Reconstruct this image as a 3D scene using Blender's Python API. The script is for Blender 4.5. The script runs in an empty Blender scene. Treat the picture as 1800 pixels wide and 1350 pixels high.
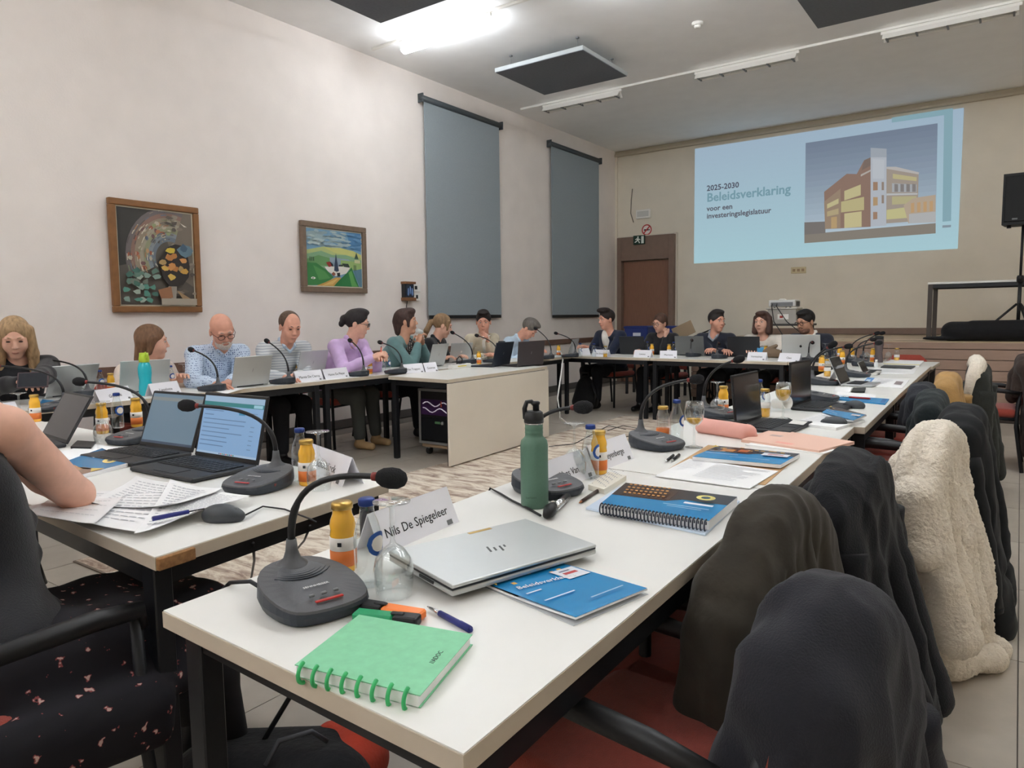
import bpy, bmesh, math, random
import numpy as np
from mathutils import Vector, Matrix, noise as mnoise
random.seed(7)
PI = math.pi
sc = bpy.context.scene
COL = sc.collection
# ---------------------------------------------------------------- camera
YAW, PITCH, ROLL, FPX, CAMH = math.radians(35.45), math.radians(5.33), math.radians(-0.75), 1253.0, 1.24
_fw = Vector((-math.sin(YAW)*math.cos(PITCH), math.cos(YAW)*math.cos(PITCH), -math.sin(PITCH)))
_r0 = Vector((math.cos(YAW), math.sin(YAW), 0)); _u0 = _r0.cross(_fw)
_rt = math.cos(ROLL)*_r0 + math.sin(ROLL)*_u0
_up = -math.sin(ROLL)*_r0 + math.cos(ROLL)*_u0
EYE = Vector((0, 0, CAMH))
cd = bpy.data.cameras.new('camera'); cam = bpy.data.objects.new('camera', cd); COL.objects.link(cam)
cd.sensor_fit = 'HORIZONTAL'; cd.sensor_width = 36; cd.lens = FPX/1800*36; cd.clip_start = .02; cd.clip_end = 100
cam.matrix_world = Matrix(((_rt.x, _up.x, -_fw.x, 0), (_rt.y, _up.y, -_fw.y, 0), (_rt.z, _up.z, -_fw.z, CAMH), (0, 0, 0, 1)))
sc.camera = cam
# ---------------------------------------------------------------- light and exposure (night: the room's tube lamps do the lighting)
w = bpy.data.worlds.new('night'); sc.world = w; w.use_nodes = True
w.node_tree.nodes['Background'].inputs[0].default_value = (.02, .025, .035, 1)
w.node_tree.nodes['Background'].inputs[1].default_value = 1.0
TUBE_POWER = 36.0
SCREEN_GLOW = 0.8
vs = sc.view_settings; vs.view_transform = 'Standard'; vs.look = 'None'; vs.exposure = 0.0; vs.gamma = 1.0; vs.use_curve_mapping = False
sc.cycles.max_bounces = 12; sc.cycles.transmission_bounces = 8; sc.cycles.transparent_max_bounces = 12; sc.cycles.diffuse_bounces = 8
sc.cycles.caustics_reflective = False; sc.cycles.caustics_refractive = False
sc.cycles.use_denoising = True; sc.cycles.sample_clamp_indirect = 20

# ---------------------------------------------------------------- pixel helpers (photo frame 1800 x 1350)
def ray(x, y): return _fw + (x-900)/FPX*_rt - (y-675)/FPX*_up
def G(x, y, z=.74):
    d = ray(x, y); return EYE + d*((z-CAMH)/d.z)
def PX(x, y, X): d = ray(x, y); return EYE + d*(X/d.x)
def PY(x, y, Y): d = ray(x, y); return EYE + d*(Y/d.y)
def AT(x, y, depth): return EYE + ray(x, y)*depth
def depth(p): return (Vector(p)-EYE).dot(_fw)

# ---------------------------------------------------------------- materials
def lin(c):
    return tuple(((v/255)/12.92 if v/255 <= .04045 else ((v/255+.055)/1.055)**2.4) for v in c[:3])
_M = {}
def mat(name, c=(128,128,128), rough=.5, metal=0, noise=0, scale=20, bump=0, bscale=None, trans=0, ior=1.45, emit=0, spec=.5, alpha=1, sheen=0, coat=0, stretch=None):
    if name in _M: return _M[name]
    m = bpy.data.materials.new(name); m.use_nodes = True; _M[name] = m
    nt = m.node_tree; b = nt.nodes['Principled BSDF']; L = lin(c)
    b.inputs['Base Color'].default_value = (*L, 1); b.inputs['Roughness'].default_value = rough; b.inputs['Metallic'].default_value = metal
    b.inputs['Transmission Weight'].default_value = trans; b.inputs['IOR'].default_value = ior; b.inputs['Alpha'].default_value = alpha
    b.inputs['Specular IOR Level'].default_value = spec; b.inputs['Sheen Weight'].default_value = sheen; b.inputs['Coat Weight'].default_value = coat
    if emit:
        b.inputs['Emission Color'].default_value = (*L, 1); b.inputs['Emission Strength'].default_value = emit
    if noise or bump:
        tc = nt.nodes.new('ShaderNodeTexCoord'); src = tc.outputs['Object']
        if stretch:
            mp = nt.nodes.new('ShaderNodeMapping'); mp.inputs['Scale'].default_value = stretch; nt.links.new(src, mp.inputs[0]); src = mp.outputs[0]
    if noise:
        n = nt.nodes.new('ShaderNodeTexNoise'); n.inputs['Scale'].default_value = scale; n.inputs['Detail'].default_value = 5
        nt.links.new(src, n.inputs['Vector'])
        r = nt.nodes.new('ShaderNodeValToRGB'); nt.links.new(n.outputs['Fac'], r.inputs[0])
        r.color_ramp.elements[0].position = .3; r.color_ramp.elements[1].position = .7
        r.color_ramp.elements[0].color = (*[v*(1-noise) for v in L], 1); r.color_ramp.elements[1].color = (*[min(1, v*(1+noise)) for v in L], 1)
        nt.links.new(r.outputs[0], b.inputs['Base Color'])
    if bump:
        n2 = nt.nodes.new('ShaderNodeTexNoise'); n2.inputs['Scale'].default_value = bscale or scale*3; n2.inputs['Detail'].default_value = 4
        nt.links.new(src, n2.inputs['Vector'])
        bp = nt.nodes.new('ShaderNodeBump'); bp.inputs['Strength'].default_value = bump; bp.inputs['Distance'].default_value = .01
        nt.links.new(n2.outputs['Fac'], bp.inputs['Height']); nt.links.new(bp.outputs[0], b.inputs['Normal'])
    return m
def print_mat(name, rough=.5, emit=0):
    if name in _M: return _M[name]
    m = bpy.data.materials.new(name); m.use_nodes = True; _M[name] = m
    nt = m.node_tree; b = nt.nodes['Principled BSDF']; b.inputs['Roughness'].default_value = rough
    a = nt.nodes.new('ShaderNodeAttribute'); a.attribute_name = 'Col'
    if emit:
        b.inputs['Base Color'].default_value = (.02, .02, .02, 1)
        nt.links.new(a.outputs['Color'], b.inputs['Emission Color']); b.inputs['Emission Strength'].default_value = emit
    else:
        nt.links.new(a.outputs['Color'], b.inputs['Base Color'])
    return m

# ---------------------------------------------------------------- mesh builder
class MB:
    def __init__(s): s.v = []; s.f = []; s.m = []; s.s = []
    def add(s, vs, fs, mi=0, smooth=False, M=None):
        o = len(s.v)
        s.v += [tuple(M @ Vector(p)) if M else tuple(p) for p in vs]
        for f in fs: s.f.append(tuple(i+o for i in f)); s.m.append(mi); s.s.append(smooth)
        return s
    def box(s, c, d, mi=0, bevel=0, M=None, seg=1, smooth=False):
        x, y, z = d[0]/2, d[1]/2, d[2]/2
        if bevel:
            bm = bmesh.new(); bmesh.ops.create_cube(bm, size=1)
            for vv in bm.verts: vv.co = Vector((vv.co.x*d[0], vv.co.y*d[1], vv.co.z*d[2])) + Vector(c)
            bmesh.ops.bevel(bm, geom=bm.edges[:], offset=bevel, segments=seg, profile=.5, affect='EDGES')
            bm.verts.index_update()
            s.add([v.co.copy() for v in bm.verts], [[v.index for v in f.verts] for f in bm.faces], mi, smooth, M); bm.free(); return s
        vs = [(c[0]+a*x, c[1]+b*y, c[2]+e*z) for e in (-1, 1) for b in (-1, 1) for a in (-1, 1)]
        return s.add(vs, [(0,2,3,1),(4,5,7,6),(0,1,5,4),(2,6,7,3),(0,4,6,2),(1,3,7,5)], mi, smooth, M)
    def lathe(s, prof, n=16, mi=0, smooth=True, M=None):
        vs = []; fs = []
        for r, z in prof:
            for k in range(n): a = 2*PI*k/n; vs.append((r*math.cos(a), r*math.sin(a), z))
        for i in range(len(prof)-1):
            for k in range(n): fs.append((i*n+k, i*n+(k+1) % n, (i+1)*n+(k+1) % n, (i+1)*n+k))
        if prof[0][0] > 1e-4: fs.append(tuple(reversed(range(n))))
        if prof[-1][0] > 1e-4: fs.append(tuple((len(prof)-1)*n+k for k in range(n)))
        return s.add(vs, fs, mi, smooth, M)
    def tube(s, pts, r, n=8, mi=0, smooth=True, M=None):
        pts = [Vector(p) for p in pts]; vs = []; fs = []; up = None
        for i, p in enumerate(pts):
            t = (pts[min(i+1, len(pts)-1)]-pts[max(i-1, 0)]).normalized()
            if up is None: up = Vector((0, 0, 1)) if abs(t.z) < .9 else Vector((1, 0, 0))
            a = t.cross(up)
            if a.length < 1e-5: a = t.orthogonal()
            a.normalize(); b = a.cross(t).normalized(); up = b
            rr = r[i] if isinstance(r, (list, tuple)) else r
            for k in range(n): g = 2*PI*k/n; vs.append(p+rr*(math.cos(g)*a+math.sin(g)*b))
        for i in range(len(pts)-1):
            for k in range(n): fs.append((i*n+k, i*n+(k+1) % n, (i+1)*n+(k+1) % n, (i+1)*n+k))
        fs.append(tuple(reversed(range(n)))); fs.append(tuple((len(pts)-1)*n+k for k in range(n)))
        return s.add(vs, fs, mi, smooth, M)
    def prism(s, poly, z0, z1, mi=0, smooth=False, M=None):
        n = len(poly); vs = [(x, y, z0) for x, y in poly]+[(x, y, z1) for x, y in poly]
        fs = [tuple(reversed(range(n))), tuple(range(n, 2*n))]+[(i, (i+1) % n, n+(i+1) % n, n+i) for i in range(n)]
        return s.add(vs, fs, mi, smooth, M)
    def grid(s, fn, nu, nv, mi=0, smooth=True, M=None):
        vs = [fn(i/nu, j/nv) for j in range(nv+1) for i in range(nu+1)]
        fs = [(j*(nu+1)+i, j*(nu+1)+i+1, (j+1)*(nu+1)+i+1, (j+1)*(nu+1)+i) for j in range(nv) for i in range(nu)]
        return s.add(vs, fs, mi, smooth, M)
    def ell(s, c, r, n=12, mi=0, M=None):
        prof = [(math.sin(PI*i/n), -math.cos(PI*i/n)) for i in range(n+1)]
        prof[0] = (0.00001, -1); prof[-1] = (0.00001, 1)
        T = Matrix.Translation(c) @ Matrix.Diagonal((r[0], r[1], r[2], 1))
        return s.lathe(prof, n+4, mi, True, (M @ T) if M else T)
    def mesh(s, name, mats):
        me = bpy.data.meshes.new(name); me.from_pydata(s.v, [], s.f)
        for m in (mats if isinstance(mats, (list, tuple)) else [mats]): me.materials.append(m)
        me.polygons.foreach_set('material_index', s.m); me.polygons.foreach_set('use_smooth', s.s); me.update(); return me
    def build(s, name, mats, parent=None, M=None): return mk(name, s.mesh(name, mats), parent, M)
def mk(name, me, parent=None, M=None):
    o = bpy.data.objects.new(name, me); COL.objects.link(o)
    if parent: o.parent = parent
    if M is not None: o.matrix_basis = M
    return o
def tag(o, label, cat, group=None):
    o['label'] = label; o['category'] = cat
    if group: o['group'] = group
    return o
def thing(name, label, cat, loc=(0,0,0), rotz=0, group=None, M=None):
    o = bpy.data.objects.new(name, None); COL.objects.link(o); o.empty_display_size = .05
    o.matrix_basis = M if M is not None else Matrix.Translation(loc) @ Matrix.Rotation(rotz, 4, 'Z')
    return tag(o, label, cat, group)
def struct(o): o['kind'] = 'structure'; return o
# a kind of thing = list of (part name, mesh, matrix, [sub-parts]); every copy is an Empty with its own part objects sharing mesh data
def inst(proto, name, label, cat, loc, rotz=0, group=None, M=None):
    t = thing(name, label, cat, loc, rotz, group, M)
    def put(parts, par):
        for pn, me, mx, sub in parts:
            o = mk(pn, me, par, mx); put(sub, o)
    put(proto, t); return t
T3 = Matrix.Translation
def RX(a): return Matrix.Rotation(a, 4, 'X')
def RY(a): return Matrix.Rotation(a, 4, 'Y')
def RZ(a): return Matrix.Rotation(a, 4, 'Z')
def D(a): return math.radians(a)

# flat print: layered polygons in a unit rectangle, colours as face colours
def art_mesh(name, W, H, layers, m, eps=.0004, z0=0):
    v = []; f = []; cols = []
    for k, (poly, c) in enumerate(layers):
        o = len(v); v += [(a*W, b*H, z0+k*eps) for a, b in poly]; f.append(tuple(range(o, o+len(poly)))); cols.append(lin(c))
    me = bpy.data.meshes.new(name); me.from_pydata(v, [], f); me.materials.append(m)
    at = me.color_attributes.new('Col', 'FLOAT_COLOR', 'CORNER')
    for p, c in zip(me.polygons, cols):
        for li in p.loop_indices: at.data[li].color = (*c, 1)
    me.update(); return me
def R4(x0, y0, x1, y1): return [(x0, y0), (x1, y0), (x1, y1), (x0, y1)]
def ELL(cx, cy, rx, ry, n=14, a0=0, a1=360): return [(cx+rx*math.cos(D(a0+(a1-a0)*i/n)), cy+ry*math.sin(D(a0+(a1-a0)*i/n))) for i in range(n)]
def text_mesh(name, s, size, m, align='LEFT', ext=.0003, bold=0):
    cu = bpy.data.curves.new('t', 'FONT'); cu.body = s; cu.size = size; cu.align_x = align; cu.extrude = ext; cu.offset = bold*size; cu.resolution_u = 2; cu.fill_mode = 'BOTH'
    o = bpy.data.objects.new('t', cu); COL.objects.link(o)
    dg = bpy.context.evaluated_depsgraph_get()
    me = bpy.data.meshes.new_from_object(o.evaluated_get(dg)); me.name = name
    bpy.data.objects.remove(o); bpy.data.curves.remove(cu)
    me.materials.clear(); me.materials.append(m); return me

# ---------------------------------------------------------------- smooth-blended solids on a grid (bodies, clothes, coats)
def sdf_mesh(name, prims, h, mats, k=.02, noise=None):
    """prims: ('c', a, b, ra, rb[, k]) tapered capsule, ('e', centre, radii, 3x3 rot or None[, k]) ellipsoid; names with '-' subtract"""
    lo = np.full(3, 1e9); hi = np.full(3, -1e9)
    for p in prims:
        if p[0][0] == '-': continue
        if p[0] == 'c':
            a, b = np.array(p[1], float), np.array(p[2], float); r = max(p[3], p[4])
            lo = np.minimum(lo, np.minimum(a, b)-r); hi = np.maximum(hi, np.maximum(a, b)+r)
        else:
            c = np.array(p[1], float); r = max(p[2]); lo = np.minimum(lo, c-r); hi = np.maximum(hi, c+r)
    lo -= 3*h; hi += 3*h
    n = np.ceil((hi-lo)/h).astype(int)+1
    F = np.full(n, .2, np.float32)
    ax = [lo[i]+h*np.arange(n[i]) for i in range(3)]
    for p in prims:
        neg = p[0][0] == '-'; kind = p[0].lstrip('-')
        if kind == 'c':
            a, b = np.array(p[1], float), np.array(p[2], float); rm = max(p[3], p[4]); bl, bh = np.minimum(a, b)-rm, np.maximum(a, b)+rm; kk = p[5] if len(p) > 5 else k
        else:
            c = np.array(p[1], float); rm = max(p[2]); bl, bh = c-rm, c+rm; kk = p[4] if len(p) > 4 else k
        mg = kk+3*h
        i0 = np.maximum(0, np.floor((bl-mg-lo)/h).astype(int)); i1 = np.minimum(n, np.ceil((bh+mg-lo)/h).astype(int)+1)
        if np.any(i1 <= i0): continue
        X, Y, Z = np.meshgrid(ax[0][i0[0]:i1[0]], ax[1][i0[1]:i1[1]], ax[2][i0[2]:i1[2]], indexing='ij')
        if kind == 'c':
            ab = b-a; L2 = max(ab@ab, 1e-12)
            t = np.clip(((X-a[0])*ab[0]+(Y-a[1])*ab[1]+(Z-a[2])*ab[2])/L2, 0, 1)
            d = np.sqrt((X-a[0]-t*ab[0])**2+(Y-a[1]-t*ab[1])**2+(Z-a[2]-t*ab[2])**2)-(p[3]+(p[4]-p[3])*t)
        else:
            R = p[3]; dx, dy, dz = X-c[0], Y-c[1], Z-c[2]; q = p[2]
            if R is not None:
                R = np.array(R); dx, dy, dz = (dx*R[0][0]+dy*R[1][0]+dz*R[2][0], dx*R[0][1]+dy*R[1][1]+dz*R[2][1], dx*R[0][2]+dy*R[1][2]+dz*R[2][2])
            k0 = np.sqrt((dx/q[0])**2+(dy/q[1])**2+(dz/q[2])**2); k1 = np.sqrt((dx/q[0]**2)**2+(dy/q[1]**2)**2+(dz/q[2]**2)**2)
            d = k0*(k0-1)/np.maximum(k1, 1e-6)
        S = F[i0[0]:i1[0], i0[1]:i1[1], i0[2]:i1[2]]
        if neg:
            hh = np.clip(.5-.5*(S+d)/kk, 0, 1); S[...] = S+(-d-S)*hh+kk*hh*(1-hh)
        else:
            hh = np.clip(.5+.5*(d-S)/kk, 0, 1); S[...] = d+(S-d)*hh-kk*hh*(1-hh)
    ins = F < 0
    c8 = [(i, j, l) for i in (0, 1) for j in (0, 1) for l in (0, 1)]
    m = n-1
    cnt = sum(ins[i:m[0]+i, j:m[1]+j, l:m[2]+l].astype(np.int8) for i, j, l in c8)
    act = np.argwhere((cnt > 0) & (cnt < 8))
    idx = -np.ones(m, np.int64); idx[act[:, 0], act[:, 1], act[:, 2]] = np.arange(len(act))
    acc = np.zeros((len(act), 3)); num = np.zeros(len(act))
    for i in c8:
        for ax_ in range(3):
            if i[ax_] == 1: continue
            j = list(i); j[ax_] = 1
            A = F[act[:, 0]+i[0], act[:, 1]+i[1], act[:, 2]+i[2]]; B = F[act[:, 0]+j[0], act[:, 1]+j[1], act[:, 2]+j[2]]
            msk = (A < 0) != (B < 0)
            t = np.where(msk, A/np.where(np.abs(A-B) < 1e-9, 1, A-B), 0)
            P = act+np.array(i); P = P.astype(float); P[:, ax_] += t
            acc += P*msk[:, None]; num += msk
    V = lo+h*acc/num[:, None]
    quads = []
    for a in range(3):
        b, c = (a+1) % 3, (a+2) % 3
        sl = [slice(1, n[q]-1) for q in range(3)]; sl2 = list(sl); sl[a] = slice(0, n[a]-1); sl2[a] = slice(1, n[a])
        A, B = ins[tuple(sl)], ins[tuple(sl2)]
        e = np.argwhere(A != B)
        if not len(e): continue
        fl = A[e[:, 0], e[:, 1], e[:, 2]]
        g = e.copy()
        for q in range(3):
            if q != a: g[:, q] += 1
        def cell(db, dc):
            q = g.copy(); q[:, b] -= db; q[:, c] -= dc
            return idx[q[:, 0], q[:, 1], q[:, 2]]
        Q = np.stack([cell(1, 1), cell(0, 1), cell(0, 0), cell(1, 0)], 1)
        Q = np.where(fl[:, None], Q, Q[:, ::-1]); quads.append(Q)
    Q = np.concatenate(quads); Q = Q[(Q >= 0).all(1)]
    me = bpy.data.meshes.new(name)
    me.vertices.add(len(V)); me.vertices.foreach_set('co', V.astype(np.float32).ravel())
    me.loops.add(len(Q)*4); me.loops.foreach_set('vertex_index', Q.astype(np.int32).ravel())
    me.polygons.add(len(Q)); me.polygons.foreach_set('loop_start', np.arange(0, len(Q)*4, 4, dtype=np.int32))
    me.polygons.foreach_set('use_smooth', np.ones(len(Q), bool))
    for mm in (mats if isinstance(mats, (list, tuple)) else [mats]): me.materials.append(mm)
    me.update(calc_edges=True); me.validate(); return me
# ================================================================ ROOM
XL, YF, HC = -6.3, 12.3, 4.29
XR, YB = 3.4, -3.2
STY, STZ, STX = 9.5, .9, -3.7
plaster_l = mat('plaster cream', (236,228,222), .85, noise=.03, scale=3, bump=.12, bscale=60)
plaster_f = mat('plaster beige', (226,218,202), .85, noise=.03, scale=3, bump=.12, bscale=60)
ceil_m = mat('ceiling paint', (246,246,245), .9, noise=.02, scale=4, bump=.08, bscale=80)
grout = mat('grout', (120,114,108), .9)
def tile_mat():
    m = mat('floor tile', (174,166,154), .4, noise=.05, scale=9, bump=.05, bscale=40)
    return m
wood_br = mat('brown painted wood', (128,106,92), .5, noise=.05, scale=14, bump=.05)
door_m = mat('door veneer', (136,98,78), .45, noise=.07, scale=7, bump=.04, stretch=(8,8,1))
stage_m = mat('stage board', (158,132,116), .45, noise=.06, scale=9, bump=.05, stretch=(1,6,6))
stage_top_m = mat('stage floor', (186,164,136), .5, noise=.05, scale=8, stretch=(1,5,5))
white_m = mat('white enamel', (236,234,228), .4)
black_m = mat('black plastic', (24,24,26), .45)
dark_m = mat('dark metal', (30,32,36), .4, noise=.1, scale=30)
grey_m = mat('mid grey plastic', (120,122,124), .5)
chrome = mat('chrome', (200,200,200), .18, 1)
gold = mat('gold cap', (200,165,90), .3, .9)

fl = struct(MB().box(((XL+XR)/2, (YF+YB)/2, -.058), (XR-XL+.4, YF-YB+.4, .1)).build('floor', grout))
tw, tl = .4, .8
tile_me = MB().box((0, 0, -.004), (tw-.004, tl-.004, .008), 0).mesh('tile', tile_mat())
far_t = MB()
nx0 = int(math.floor((XL-.046)/tw)); ny0 = int(math.floor((YB-2.216)/tl))
cands = []
for i in range(nx0, int((XR-.046)/tw)+1):
    for j in range(ny0, int((YF-2.216)/tl)+1):
        cx, cy = .046+(i+.5)*tw, 2.216+(j+.5)*tl
        if not (XL+.19 < cx < XR-.19 and YB+.3 < cy < YF-.3): continue
        p = Vector((cx, cy, 0)); d = depth(p)
        sx_ = 900+FPX*(p-EYE).dot(_rt)/max(d, .01)
        cands.append((0 if d > .5 and -300 < sx_ < 2100 and cy < STY else 1, abs(d), cx, cy))
cands.sort()
for k, (a, d, cx, cy) in enumerate(cands):
    if k < 270: mk('tile', tile_me, fl, T3((cx, cy, 0)))
    else: far_t.box((cx, cy, -.004), (tw-.004, tl-.004, .008))
fo = far_t.build('tile', tile_mat(), fl); fo['kind'] = 'stuff'

struct(MB().box(((XL+XR)/2, (YF+YB)/2, HC+.06), (XR-XL+.4, YF-YB+.4, .12)).build('ceiling', ceil_m))
struct(MB().box((XL-.1, (YF+YB)/2, HC/2), (.2, YF-YB+.4, HC)).build('wall_left', plaster_l))
struct(MB().box(((XL+XR)/2, YF+.1, HC/2), (XR-XL+.4, .2, HC)).build('wall_far', plaster_f))
struct(MB().box((XR+.1, (YF+YB)/2, HC/2), (.2, YF-YB+.4, HC)).build('wall_right', plaster_f))
struct(MB().box(((XL+XR)/2, YB-.1, HC/2), (XR-XL+.4, .2, HC)).build('wall_back', plaster_l))
struct(MB().prism([(0,0),(-.07,0),(-.07,.03),(-.02,.1),(0,.1)], XL+.001, XR-.001, 0, M=Matrix(((0,0,1,0),(1,0,0,YF-.001),(0,1,0,HC-.101),(0,0,0,1)))).build('trim_1', mat('cornice paint', (190,180,160), .8)))
# wooden rail along the left wall and skirting
z0, z1 = PX(972,606,XL).z, PX(972,597,XL).z
struct(MB().box((XL+.012, 4.5, (z0+z1)/2), (.024, 15.2, max(.06, z1-z0)), 0, .004).build('trim_2', mat('rail wood', (112,84,70), .5, noise=.06, scale=10)))
struct(MB().box((XL+.008, 4.5, .05), (.016, 15.2, .1), 0, .003).build('baseboard_left', mat('skirting', (96,92,88), .6)))
struct(MB().box((XL+.02, YF-.02, HC/2), (.04, .04, HC-.2), 0).build('trim_3', plaster_f))
# stage along the far wall, built of boards
st = struct(MB().box(((STX+XR)/2, (STY+YF)/2+.012, STZ/2-.01), (XR-STX-.02, YF-STY-.03, STZ-.02)).build('stage', mat('stage core', (60,50,44), .8)))
bz = STZ-.085; bh = .118
bm_ = MB().box((0, 0, 0), (XR-STX-.01, .02, bh-.006), 0, .003).mesh('board', stage_m)
for k in range(7):
    zz = bz-bh*(k+.5)
    if zz-bh/2 < -.01: break
    mk('board', bm_, st, T3(((STX+XR)/2, STY-.008, zz)))
MB().box(((STX+XR)/2, STY-.012, STZ-.045), (XR-STX, .03, .074), 0, .004).build('nosing_board', stage_m, st)
pm = MB().box((0, 0, 0), (XR-STX-.01, .395, .02), 0, .002).mesh('plank', stage_top_m)
for k in range(7): mk('plank', pm, st, T3(((STX+XR)/2, STY+.2+k*.398, STZ-.011)))
struct(MB().box(((STX+XR)/2, YF-.012, STZ+.055), (XR-STX-.01, .022, .1), 0, .004).build('baseboard_far', wood_br))
# door with broad brown surround
dr = bpy.data.objects.new('door_1', None); COL.objects.link(dr); dr.location = (0, YF, 0); struct(dr)
MB().box((-6.165, -.07, 1.345), (.09, .14, 2.69), 0, .004).box((-5.137, -.07, 1.345), (.094, .14, 2.69), 0, .004).box((-5.652, -.07, 2.475), (.935, .14, .43), 0, .004).build('door_frame', wood_br, dr)
MB().box((-5.652, -.02, 1.125), (.93, .04, 2.25), 0, .003).build('door_leaf', door_m, dr)
dh = MB().box((-5.26, -.048, 1.06), (.045, .012, .2), 0, .003).tube([(-5.26,-.055,1.1),(-5.26,-.09,1.1),(-5.37,-.095,1.1)], .009, 8).build('door_handle', chrome, dr)
MB().box((-5.075, -.02, 1.35), (.03, .04, 2.72)).box((-5.65, -.02, 2.705), (1.15, .04, .03)).box((-6.228, -.02, 1.35), (.03, .04, 2.72)).build('door_edging', mat('edging', (214,206,190), .6), dr)

# ---------------------------------------------------------------- lamps
tube_on = mat('lamp diffuser lit', (244,249,255), .5, emit=TUBE_POWER)
tube_off = mat('lamp tube unlit', (205,205,200), .3)
def lamp_proto(on):
    hs = MB().box((0,0,-.02), (1.25,.036,.035), 0, .006).mesh('housing', white_m)
    parts = [('housing', hs, None, [])]
    if on:
        tb = MB().tube([(-.6,0,-.095),(-.57,0,-.095),(.57,0,-.095),(.6,0,-.095)], [.02,.047,.047,.02], 12).mesh('tube', tube_on)
        parts.append(('tube', tb, None, []))
        cl = MB().box((0,0,-.042), (.02,.04,.03), 0).mesh('clip', grey_m)
        parts += [('clip', cl, T3((x,0,0)), []) for x in (-.45,-.15,.15,.45)]
    else:
        rf = MB().prism([(-.075,-.1),(-.03,-.037),(.03,-.037),(.075,-.1),(.06,-.1),(.02,-.055),(-.02,-.055),(-.06,-.1)], -.6, .6, 0, M=Matrix(((0,0,1,0),(1,0,0,0),(0,1,0,0),(0,0,0,1)))).mesh('reflector', white_m)
        parts.append(('reflector', rf, None, []))
        parts.append(('tube', MB().tube([(-.58,0,-.085),(.58,0,-.085)], .014, 10).mesh('tube', tube_off), None, []))
        cl = MB().prism([(-.074,-.1),(0,-.05),(.074,-.1),(.066,-.104),(-.066,-.104)], -.009, .009, 0, M=Matrix(((0,0,1,0),(1,0,0,0),(0,1,0,0),(0,0,0,1)))).mesh('louvre', grey_m)
        parts += [('louvre', cl, T3((x,0,0)), []) for x in (-.56,-.28,0,.28,.56)]
    return parts
L_on, L_off = lamp_proto(True), lamp_proto(False)
rows = [(5.93, True), (2.98, True), (.03, True), (-2.6, True), (8.88, False)]
xs = [-5.04, -2.78, -.69, 1.5]
OFF = {(2.98,0), (.03,2), (.03,3), (-2.6,0), (-2.6,3)}
where = {5.93: 'between dark ceiling panels', 2.98: 'over the middle of the table ring', .03: 'over the open end of the table ring', -2.6: 'by the back wall'}
for y, on in rows:
    for i, x in enumerate(xs):
        if on and (y, i) not in OFF: inst(L_on, 'ceiling_lamp', 'lit tube lamp '+where[y]+', '+['next to the blinds wall', 'second from the blinds wall', 'third from the blinds wall', 'farthest from the blinds'][i], 'lamp', (x, y, HC-.03), 0, 'lit ceiling tube lamps')
        elif on: inst(L_off, 'ceiling_lamp', 'unlit louvred lamp '+where[y]+', '+['next to the blinds wall', 'second from the blinds wall', 'third from the blinds wall', 'farthest from the blinds'][i], 'lamp', (x, y, HC-.03), 0, 'unlit ceiling lamps')
        else: inst(L_off, 'ceiling_lamp', 'switched-off white louvred lamp on far ceiling rail, '+['nearest the window wall', 'left of the projected slide', 'above the projected slide', 'farthest from the window wall'][i], 'lamp', (x-.05, y, HC-.03), 0, 'unlit ceiling lamps')
    tag(MB().box(((XL+XR)/2+.05, y, HC-.015), (XR-XL-.3, .03, .028), 0, .004).build('lamp_rail', white_m), {5.93: 'slim white ceiling rail carrying the lit lamp near the blinds', 2.98: 'slim white ceiling rail over the table ring', .03: 'slim white ceiling rail over the open end', -2.6: 'slim white ceiling rail by the back wall', 8.88: 'long white ceiling rail carrying the switched-off lamps'}[y], 'rail')
# acoustic panels hung under the ceiling
felt = mat('panel felt', (104,108,114), .95, noise=.06, scale=40, bump=.1, bscale=200)
felt_e = mat('panel edge', (176,182,184), .8)
def hung_panel(x0, x1, y0, y1, label):
    t = thing('acoustic_panel', label, 'ceiling panel', ((x0+x1)/2, (y0+y1)/2, HC-.2), group='acoustic ceiling panels')
    w_, d_ = x1-x0, y1-y0
    MB().box((0,0,.027), (w_,d_,.046), 0, .003).build('panel_edge', felt_e, t)
    MB().box((0,0,.002), (w_-.012,d_-.012,.006), 0).build('felt_face', felt, t)
    hk = MB().tube([(0,0,.05),(0,0,.2)], .003, 6).box((0,0,.192),(.03,.03,.014)).mesh('hanger', grey_m)
    for sx_ in (-.38, .38):
        for sy_ in (-.38, .38): mk('hanger', hk, t, T3((sx_*w_, sy_*d_, 0)))
hung_panel(-5.13, -3.95, 6.94, 8.01, 'square grey acoustic panel hung between the lit lamp and the unlit rail')
hung_panel(-5.17, -4.0, 4.1, 5.15, 'dark grey acoustic panel before the lit tube lamp')
hung_panel(-1.79, -.6, 6.85, 7.89, 'dark grey acoustic panel above the middle of the right-hand tables')
# smoke detector
p = G(1226, 40, HC)
t = thing('smoke_detector', 'small round white smoke detector on the ceiling', 'smoke detector', (p.x, p.y, HC))
MB().lathe([(.055,-.03),(.06,-.022),(.06,0)], 20).build('base', white_m, t)
MB().lathe([(.02,-.055),(.033,-.05),(.035,-.03)], 16).build('sensor_head', white_m, t)

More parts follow.
